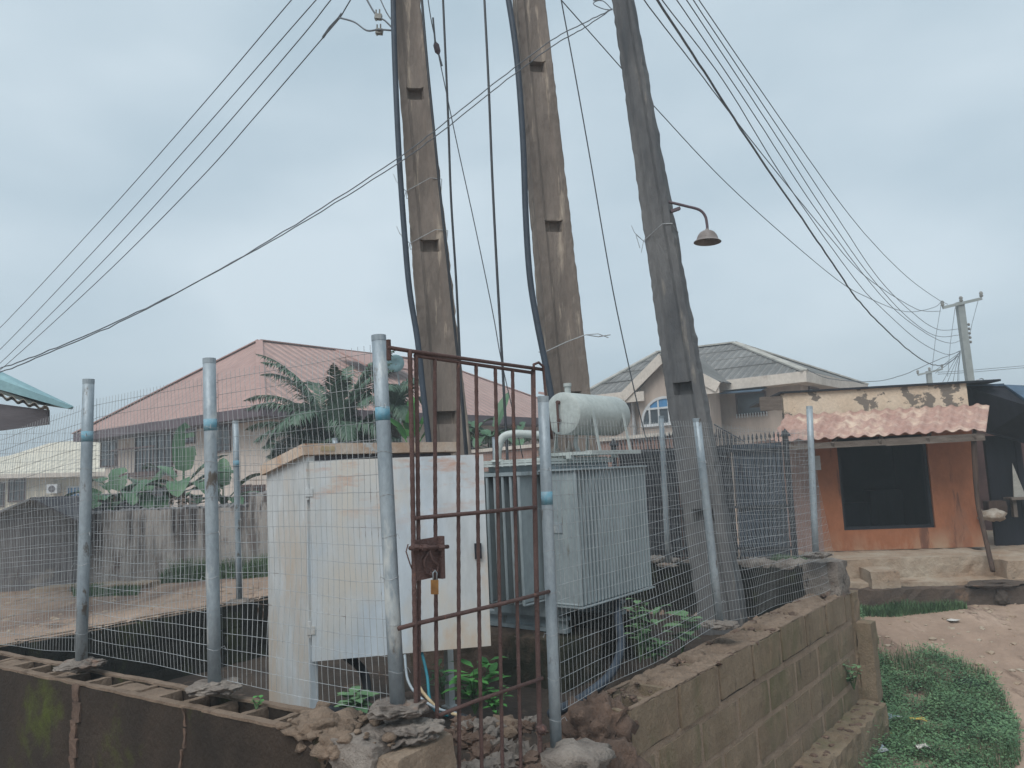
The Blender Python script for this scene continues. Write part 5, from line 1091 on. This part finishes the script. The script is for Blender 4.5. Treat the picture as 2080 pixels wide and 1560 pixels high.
# banana plants
def banana(px, py, y, leaves, label, m='banana', zb=.8, dry=0):
    c = atY(px, py, y); th = thing('banana_plant', Vector((c.x, c.y, zb)), label, 'banana plant', 'banana plants behind the walls')
    b = MB(); b.tube([Vector((c.x, c.y, zb)), Vector((c.x + .05, c.y, lerp(zb, c.z, .6))), c], [.13, .1, .06], 9); b.build('stem', 'stem', th, smooth=True)
    b = MB()
    for (az, up, ln, wd, cu) in leaves: leaf(b, c + Vector((rnd.uniform(-.05, .05), rnd.uniform(-.05, .05), -.1)), az, up, ln, wd, cu, rnd)
    if m == 'banana':
        for k in range(5): leaf(b, c + Vector((rnd.uniform(-.2, .2), rnd.uniform(-.1, .1), rnd.uniform(-.35, -.05))), rnd.uniform(-3.1, 3.1), rnd.uniform(.0, .8), rnd.uniform(.7, 1.1), rnd.uniform(.15, .2), rnd.uniform(1, 2), rnd, torn=.6)
    b.build('leaves', m, th, smooth=False)
    if dry:
        b = MB()
        for k in range(dry): leaf(b, c - UP * .2, rnd.uniform(-3, 0), -.2, rnd.uniform(.5, .8), .08, 2.2, rnd, torn=.8)
        b.build('dead_leaves', 'dryleaf', th)
banana(368, 985, 14.6, [(1.7, 1.5, 1.25, .24, .25), (.5, .85, 1.05, .2, .7), (2.7, .75, 1.2, .2, 1.1), (.15, .55, 1.1, .2, .9), (3.3, .35, 1.2, .2, 1.4), (-1.2, .5, 1.0, .22, 1.8), (-.6, .4, 1.0, .2, 1.6), (-2.2, .5, 1.0, .22, 1.7)], 'largest banana plant with one upright broad leaf, over the stained wall', dry=5)
banana(235, 1010, 14.4, [(2.0, 1.2, .8, .18, 1.2), (3.0, .5, 1.1, .18, 1.2), (.2, .7, .9, .18, 1.3), (-.5, .3, 1.0, .2, 1.3), (-1.6, .5, .8, .2, 1.7), (-2.5, .3, .9, .18, 1.5), (2.6, .9, 1.0, .16, 1.5)], 'low spreading banana plant above the wall, nearest the left grey fence post', dry=4)
banana(300, 1010, 14.8, [(.9, 1.1, .9, .2, 1.1), (2.4, .9, .9, .2, 1.2), (-.9, .3, .9, .2, 1.4), (-2.1, .3, .8, .2, 1.4), (.0, .3, .9, .2, 1.3), (3.2, .3, .9, .18, 1.3)], 'squat banana plant between the largest one and the low spreading one', dry=3)
banana(455, 1010, 15.2, [(1.9, 1.3, .9, .17, .6), (.4, .9, .9, .17, 1.0), (2.8, .8, .9, .16, 1.2), (-.8, .4, .7, .17, 1.5), (-2.2, .4, .7, .17, 1.5), (.1, .4, .9, .16, 1)], 'banana plant just left of the white cabinet, beside a thin fence post', dry=2)
banana(836, 905, 15.6, [(1.2, 1.45, 1.1, .17, .2), (2.0, 1.3, 1.0, .17, .5), (.6, 1.2, 1.0, .16, .7), (-.9, 1.35, .95, .16, .5), (2.8, 1.1, .9, .15, .9), (.1, 1.0, .9, .15, 1.1)], 'bright green banana shoots left of the leftmost concrete pole', 'leafbright')
banana(958, 885, 18.5, [(1.5, 1.1, .8, .16, 1.6), (.5, 1.0, .9, .16, 1.5), (2.8, .8, .8, .16, 1.6), (-1.0, .6, .9, .18, 1.8), (-2.0, .5, .8, .18, 1.8), (.0, .4, .9, .18, 1.4)], 'banana plant hugging the right side of the leftmost concrete pole')
banana(995, 890, 18.3, [(.75, 1.1, 1.35, .17, .1), (2.4, .9, .9, .17, 1.4), (.1, .45, 1.0, .18, 1.4), (-.7, .3, .9, .18, 1.4), (-1.9, .4, .9, .18, 1.7), (3.1, .3, .9, .17, 1.4)], 'banana plant with one long leaf pointing up right, behind the gate bars')
banana(1048, 895, 18.6, [(1.0, 1.2, .7, .12, 1.2), (2.6, .8, .8, .14, 1.5), (.1, .5, .8, .14, 1.5), (-1.4, .5, .7, .15, 1.7), (3.1, .3, .8, .14, 1.4)], 'small banana plant left of the oil drum')
# grass and weeds
def inpoly(poly, rnd):
    while True:
        x = rnd.uniform(min(p[0] for p in poly), max(p[0] for p in poly)); y = rnd.uniform(min(p[1] for p in poly), max(p[1] for p in poly)); c = False
        for i in range(len(poly)):
            x1, y1 = poly[i]; x2, y2 = poly[i - 1]
            if (y1 > y) != (y2 > y) and x < (x2 - x1) * (y - y1) / (y2 - y1) + x1: c = not c
        if c: return x, y
def grass(name, poly, n, h, w, m, label, kindleaf=False, zoff=0, seed=1, clump=.0, fade=0):
    rnd = random.Random(seed); b = MB(); gx = sum(p[0] for p in poly) / len(poly); gy = sum(p[1] for p in poly) / len(poly); mr = max(math.hypot(p[0] - gx, p[1] - gy) for p in poly)
    for k in range(n):
        x, y = inpoly(poly, rnd); cl = noise.noise(Vector((x * 2.2, y * 2.2, seed)))
        if cl < -.25 + clump and rnd.random() < .8: continue
        if fade:
            if noise.noise(Vector((x * 1.3, y * 1.3, 50))) * .9 + (1 - math.hypot(x - gx, y - gy) / mr) * fade < rnd.random() * .5: continue
        z = gh(x, y) + zoff; a = rnd.uniform(0, 6.28); hh = h * rnd.uniform(.45, 1.15) * (1 + .8 * cl); ln = rnd.uniform(.1, .7) * hh
        d = Vector((math.cos(a), math.sin(a), 0)); s = Vector((-d.y, d.x, 0)) * w * rnd.uniform(.6, 1.3); p = Vector((x, y, z))
        if kindleaf:
            q = p + UP * hh * rnd.uniform(.3, 1) + d * ln * .4; t = rnd.uniform(-.4, .7)
            e = (d + UP * t).normalized() * w * rnd.uniform(1.8, 3.2); b.add([q, q + e * .5 + s, q + e, q + e * .5 - s], [(0, 1, 2, 3)])
            if k % 5 == 0: b.add([p - s * .1, p + s * .1, q], [(0, 1, 2)])
        else: b.add([p - s, p + s, p + d * ln * .5 + UP * hh * .6 + s * .6, p + d * ln + UP * hh, p + d * ln * .5 + UP * hh * .6 - s * .6], [(0, 1, 2, 4), (4, 2, 3)])
    return tag(b.build(name, m), label, kind='stuff')
def gp(px, py, z=None):
    y = 7
    p = atZ(px, py, -.3)
    for _ in range(12): p = atZ(px, py, gh(p.x, p.y))
    return (p.x, p.y)
def gpoly(pts, z): return [tuple(atZ(x, y, z)[:2]) for x, y in pts]
fg = gpoly([(1700, 1345), (1790, 1362), (1900, 1372), (2020, 1395), (2065, 1460), (2075, 1540), (2010, 1640), (1740, 1640), (1735, 1480)], -.38)
tag(grass('weeds', fg, 30000, .17, .012, 'grassd', None, True, seed=3, fade=1.0), 'leafy green weeds on the verge below the block wall corner')
tag(grass('grass', fg, 9000, .15, .004, 'grass', None, False, seed=4, fade=1.6), 'grass blades among the verge weeds')
tall = gpoly([(1712, 1335), (1750, 1345), (1780, 1420), (1770, 1560), (1735, 1560), (1715, 1400)], -.38)
tag(grass('tall_weeds', tall, 8000, .38, .014, 'grassd', None, True, seed=6), 'taller weeds against the corner of the block wall')
g1_ = [(P2.x - 1.2, P2.y - .9), (P2.x + 2.2, P2.y - .3), (P2.x + 2.2, P2.y + .7), (P2.x - 1.3, P2.y - .5)]
grass('grass', g1_, 6000, .3, .008, 'grass', 'green grass strip at the foot of the stained boundary wall', seed=7, clump=-.3)
g2_ = gpoly([(145, 1196), (285, 1196), (280, 1212), (150, 1216)], .9)
grass('grass', g2_, 2500, .1, .008, 'grass', 'small grass tuft below the pale slabs', seed=8, clump=-.3)
tb = Sa + sn * 1.9; tg_ = [tuple((tb + sd * s + sn * o)[:2]) for s, o in ((-.6, 0), (1.3, 0), (2.1, .02), (2.1, .12), (1.2, .28), (-.6, .38))]
grass('grass', tg_, 4500, .12, .008, 'grass', 'short grass along the foot of the shop terrace', seed=9, clump=-.3)
def weed(px, py, y, h, nl, ll, lw, label, m='leafbright', seed=1, stems=3, zb=None):
    r_ = random.Random(seed); c = atY(px, py, y); zb = c.z if zb is None else zb; base = Vector((c.x, c.y, zb)); th = thing('weed_plant', base, label, 'plant'); st = MB(); lf = MB()
    for s in range(stems):
        a = r_.uniform(0, 6.28); tip = base + Vector((math.cos(a) * h * .35, math.sin(a) * h * .35, h * r_.uniform(.65, 1))); P = [base, lerp(base, tip, .5) + UP * h * .08, tip]; st.tube(P, [.007, .005, .003], 5)
        for k in range(nl):
            t = .25 + .75 * (k + 1) / nl; q = lerp(base, tip, t) + UP * h * .06; az = k * 2.4 + s; e = Vector((math.cos(az), math.sin(az), r_.uniform(.0, .6))).normalized() * ll * r_.uniform(.7, 1.15); sdv = e.cross(UP).normalized() * lw
            lf.add([q, q + e * .35 + sdv, q + e * .7 + sdv * .75 - UP * ll * .06, q + e - UP * ll * .2, q + e * .7 - sdv * .75 - UP * ll * .06, q + e * .35 - sdv, q + e * .5 - UP * ll * .02], [(0, 1, 6), (1, 2, 6), (2, 3, 6), (3, 4, 6), (4, 5, 6), (5, 0, 6)])
    st.build('stem', 'grass', th); lf.build('leaves', m, th)
weed(965, 1450, 5.3, .33, 9, .17, .03, 'bright green weed seen through the middle of the gate bars', seed=2, stems=5)
weed(1010, 1460, 5.2, .2, 9, .07, .016, 'fine leaved low weed in front of the mossy plinth', seed=12, stems=6)
weed(900, 1420, 5.6, .24, 6, .12, .018, 'thin weed beside the cabinet leg', m='grassd', seed=3, stems=3)
weed(1300, 1345, 6.2, .5, 10, .14, .03, 'tall leafy weed right of the transformer behind the mesh', m='grassd', seed=4, stems=4)
weed(1330, 1345, 6.3, .16, 10, .1, .024, 'low spreading weed at the foot of the mesh right of the transformer', m='grassd', seed=5, stems=9)
weed(1385, 1330, 6.9, .34, 7, .2, .07, 'broad leaved weed beside the base of the leaning pole', m='grassd', seed=6, stems=3)
weed(720, 1450, 4.4, .1, 6, .12, .035, 'small broad weed under the cabinet door', m='grassd', seed=8, stems=4)
weed(521, 1440, 3.95, .06, 4, .035, .012, 'tiny seedling growing from a wall block hole', m='leafbright', seed=9, stems=2)
weed(1735, 1400, 7.9, .3, 8, .08, .02, 'tall weed leaning on the far corner of the block wall', m='grassd', seed=10, stems=6)

# ------------------------------------------------------------ rubble, cables at the gate, litter
rnd = random.Random(22)
GRb = 'broken lumps heaped inside the gate'
for i in range(48):
    px = rnd.uniform(905, 1110); py = rnd.uniform(1462, 1640); rr = rnd.uniform(.02, .07); Y = 4.55 - (py - 1460) / 180 * .75
    c = atY(px, py, Y); b = MB(); b.blob(c, rr * 1.4, rr, rr * .9, .7, 4, i * 3.3, 3); b.rough(rr * .35, 30, i)
    tag(b.build('rubble_lump', rnd.choice(['rock', 'rock', 'cement'])), 'rough brown lump of broken block in the heap at the gate foot', 'rubble', GRb)
b = MB(); b.blob(atY(1022, 1480, 4.5), .10, .07, .065, .5, 3, 9, 3); tag(b.build('rock', 'blocktop'), 'pale pinkish rock beside the black hose end at the gate', 'rock')
b = MB(); b.blob(atY(1165, 1545, 4.2), .19, .17, .09, .4, 4, 5); b.rough(.012, 22); tag(b.build('cement_mound', 'cement', smooth=True), 'pale cement mound at the foot of the right gate post', 'mound')
b = MB(); b.blob(Vector((.42, 4.75, z_(-1.55))), .2, .25, .2, .5, 4, 14, 4); b.blob(Vector((.35, 4.5, z_(-1.75))), .3, .3, .25, .5, 4, 15, 4); b.rough(.04, 12, 3); tag(b.build('earth_heap', 'rock', smooth=True), 'red brown earth heap between the right gate post and the block wall', 'heap')
def fc(pts, y0, y1, r, m, label): 
    k = len(pts); b = MB(); b.tube(smooth_pts([atY(x, y, lerp(y0, y1, i / (k - 1))) for i, (x, y) in enumerate(pts)], 6), r, 8); tag(b.build('cable', m, smooth=True), label, 'cable')
fc([(848, 1290), (858, 1330), (868, 1375), (873, 1420), (890, 1448), (930, 1455)], 5.2, 4.8, .010, 'tealcable', 'teal cable looping out from under the cabinet door')
fc([(852, 1290), (846, 1340), (850, 1390), (875, 1425), (900, 1445), (930, 1452)], 5.1, 4.7, .010, 'creamcable', 'cream cable curving beside the teal one below the cabinet')
fc([(822, 1330), (828, 1380), (848, 1412), (885, 1438), (930, 1450)], 5.0, 4.72, .009, 'galv', 'pale grey cable at the far left of the bundle below the cabinet')
fc([(915, 1450), (950, 1462), (980, 1470), (1000, 1472)], 4.75, 4.6, .026, 'cable', 'black hose end gripping the cables at the gate foot')
fc([(1250, 1205), (1256, 1260), (1262, 1310), (1240, 1370), (1180, 1420), (1120, 1450)], 7.0, 5.2, .035, 'conduit', 'dark conduit curving down below the transformer fins')
fc([(700, 1330), (735, 1360), (745, 1410), (720, 1450), (660, 1440)], 5.4, 5.0, .03, 'cable', 'black cable coil end under the left half of the cabinet')
for i, (px, py, m, lb, s) in enumerate(((1655, 1478, 'whitepaper', 'white scrap among the weeds nearest the wall ledge', .1), (1815, 1478, 'bluepaper', 'pale blue scrap high in the weed patch', .09), (1868, 1484, 'yellowpaper', 'yellow wrapper in the weed patch', .08), (1800, 1510, 'yellowpaper', 'small yellow scrap low in the weed patch', .07), (1780, 1545, 'bluepaper', 'crumpled pale blue packet at the lower weed edge', .11), (1820, 1226, 'whitepaper', 'white paper on the road by the terrace grass', .16), (1940, 1229, 'whitepaper', 'small white scrap on the road below the terrace', .1), (1944, 1328, 'whitepaper', 'pale stone-like scrap in the middle of the dirt road', .08), (1875, 1540, 'whitepaper', 'white lid-like scrap in the lower weeds', .07))):
    if i == 0: px, py = 1760, 1495
    x, y = gp(px, py); z = gh(x, y); r_ = random.Random(i); s *= 1.25; up_ = .1 if i in (0, 1, 2, 3, 4, 8) else .02; b = MB()
    pts = [Vector((x + s * (a - 1) * .7, y + s * (c - 1) * .6, z + up_ + r_.uniform(0, s * .35))) for c in range(3) for a in range(3)]; b.add(pts, [(0, 1, 4, 3), (1, 2, 5, 4), (3, 4, 7, 6), (4, 5, 8, 7)]); b.add([p - UP * .004 for p in pts], [(3, 4, 1, 0), (4, 5, 2, 1), (6, 7, 4, 3), (7, 8, 5, 4)])
    tag(b.build('litter', m), lb, 'litter')
x, y = gp(1970, 1393); b = MB(); b.blob(Vector((x, y, gh(x, y) + .02)), .2, .12, .05, .6, 4, 2, 3); tag(b.build('litter', 'cable'), 'crumpled black plastic bag at the edge of the weeds', 'litter')
st_ = MB(); rnd = random.Random(77)
for k in range(900):
    if rnd.random() < .6: px, py = rnd.uniform(1700, 2080), rnd.uniform(1230, 1420)
    else: px, py = rnd.uniform(0, 540), rnd.uniform(1195, 1300)
    if py > 1400 and px < 1900: continue
    x, y = gp(px, py)if px > 1500 else tuple(atZ(px, py, .9)[:2])
    rr = .005 + rnd.random() ** 3 * .035; st_.blob(Vector((x, y, gh(x, y))), rr * 1.5, rr * 1.3, rr * .7, .5, 3, k, 1)
tag(st_.build('gravel', 'terrace'), 'small loose stones scattered on the dirt', kind='stuff')

hz = MB(); hz.obox(Vector((-405, -405, -8)), Vector((810, 0, 0)), Vector((0, 810, 0)), UP * 24)
mh = bpy.data.materials.new('glare_haze'); mh.use_nodes = True; nh_ = mh.node_tree; nh_.nodes.remove(nh_.nodes['Principled BSDF'])
pv = nh_.nodes.new('ShaderNodeVolumePrincipled'); pv.inputs['Color'].default_value = (.84, .92, .97, 1); pv.inputs['Density'].default_value = .0048
nh_.links.new(pv.outputs[0], nh_.nodes['Material Output'].inputs['Volume']); MT['glare_haze'] = mh
tag(hz.build('glare_haze', 'glare_haze'), 'thin pale volume added over the whole scene in place of window glass glare', kind='stuff')  # added volume veils the scene in place of window glass glare
# ------------------------------------------------------------ sky, sun, camera
w_ = bpy.data.worlds.new('World'); C.world = w_; w_.use_nodes = True; nt = w_.node_tree; N = nt.nodes; L = nt.links; bg = N['Background']
SUN_EL, SUN_AZ = math.radians(52), math.radians(205)
sky = N.new('ShaderNodeTexSky'); sky.sky_type = 'NISHITA'; sky.sun_disc = False; sky.sun_elevation = SUN_EL; sky.sun_rotation = SUN_AZ
sc = N.new('ShaderNodeVectorMath'); sc.operation = 'SCALE'; sc.inputs['Scale'].default_value = .08; L.new(sky.outputs[0], sc.inputs[0])
tc = N.new('ShaderNodeTexCoord'); mp = N.new('ShaderNodeMapping'); mp.inputs['Scale'].default_value = (1, 1, 2.2); L.new(tc.outputs['Generated'], mp.inputs[0])
n1 = N.new('ShaderNodeTexNoise'); n1.inputs['Scale'].default_value = 1.9; n1.inputs['Detail'].default_value = 4; n1.inputs['Roughness'].default_value = .45; L.new(mp.outputs[0], n1.inputs['Vector'])
cr_ = N.new('ShaderNodeValToRGB'); e = cr_.color_ramp.elements; e[0].position = .34; e[0].color = (*S(158, 177, 189), 1); e[1].position = .66; e[1].color = (*S(194, 207, 215), 1); L.new(n1.outputs['Fac'], cr_.inputs[0])
mx = N.new('ShaderNodeMix'); mx.data_type = 'RGBA'; mx.inputs['Factor'].default_value = .9; L.new(sc.outputs[0], mx.inputs[6]); L.new(cr_.outputs[0], mx.inputs[7])
L.new(mx.outputs[2], bg.inputs['Color']); bg.inputs['Strength'].default_value = 1.0
sun = bpy.data.lights.new('sun', 'SUN'); sun.energy = 2.0; sun.angle = math.radians(40); sun.color = (1, .97, .93)
so = bpy.data.objects.new('sun', sun); COL.objects.link(so)
sdv = Vector((math.sin(SUN_AZ) * math.cos(SUN_EL), math.cos(SUN_AZ) * math.cos(SUN_EL), math.sin(SUN_EL)))
so.rotation_euler = sdv.to_track_quat('Z', 'Y').to_euler(); so.location = (0, -5, 20)
cam = bpy.data.cameras.new('camera'); co = bpy.data.objects.new('camera', cam); COL.objects.link(co); C.camera = co
co.matrix_world = Matrix.Translation(EYE) @ R3.to_4x4(); cam.sensor_width = 36; cam.lens = 36 * F / 2080; cam.clip_end = 2000; cam.clip_start = .05
C.render.resolution_x = 1024; C.render.resolution_y = 768
C.view_settings.view_transform = 'Standard'; C.view_settings.look = 'None'; C.view_settings.exposure = .45; C.view_settings.gamma = 1
for o in ALL:
    if '_org' in o: del o['_org']
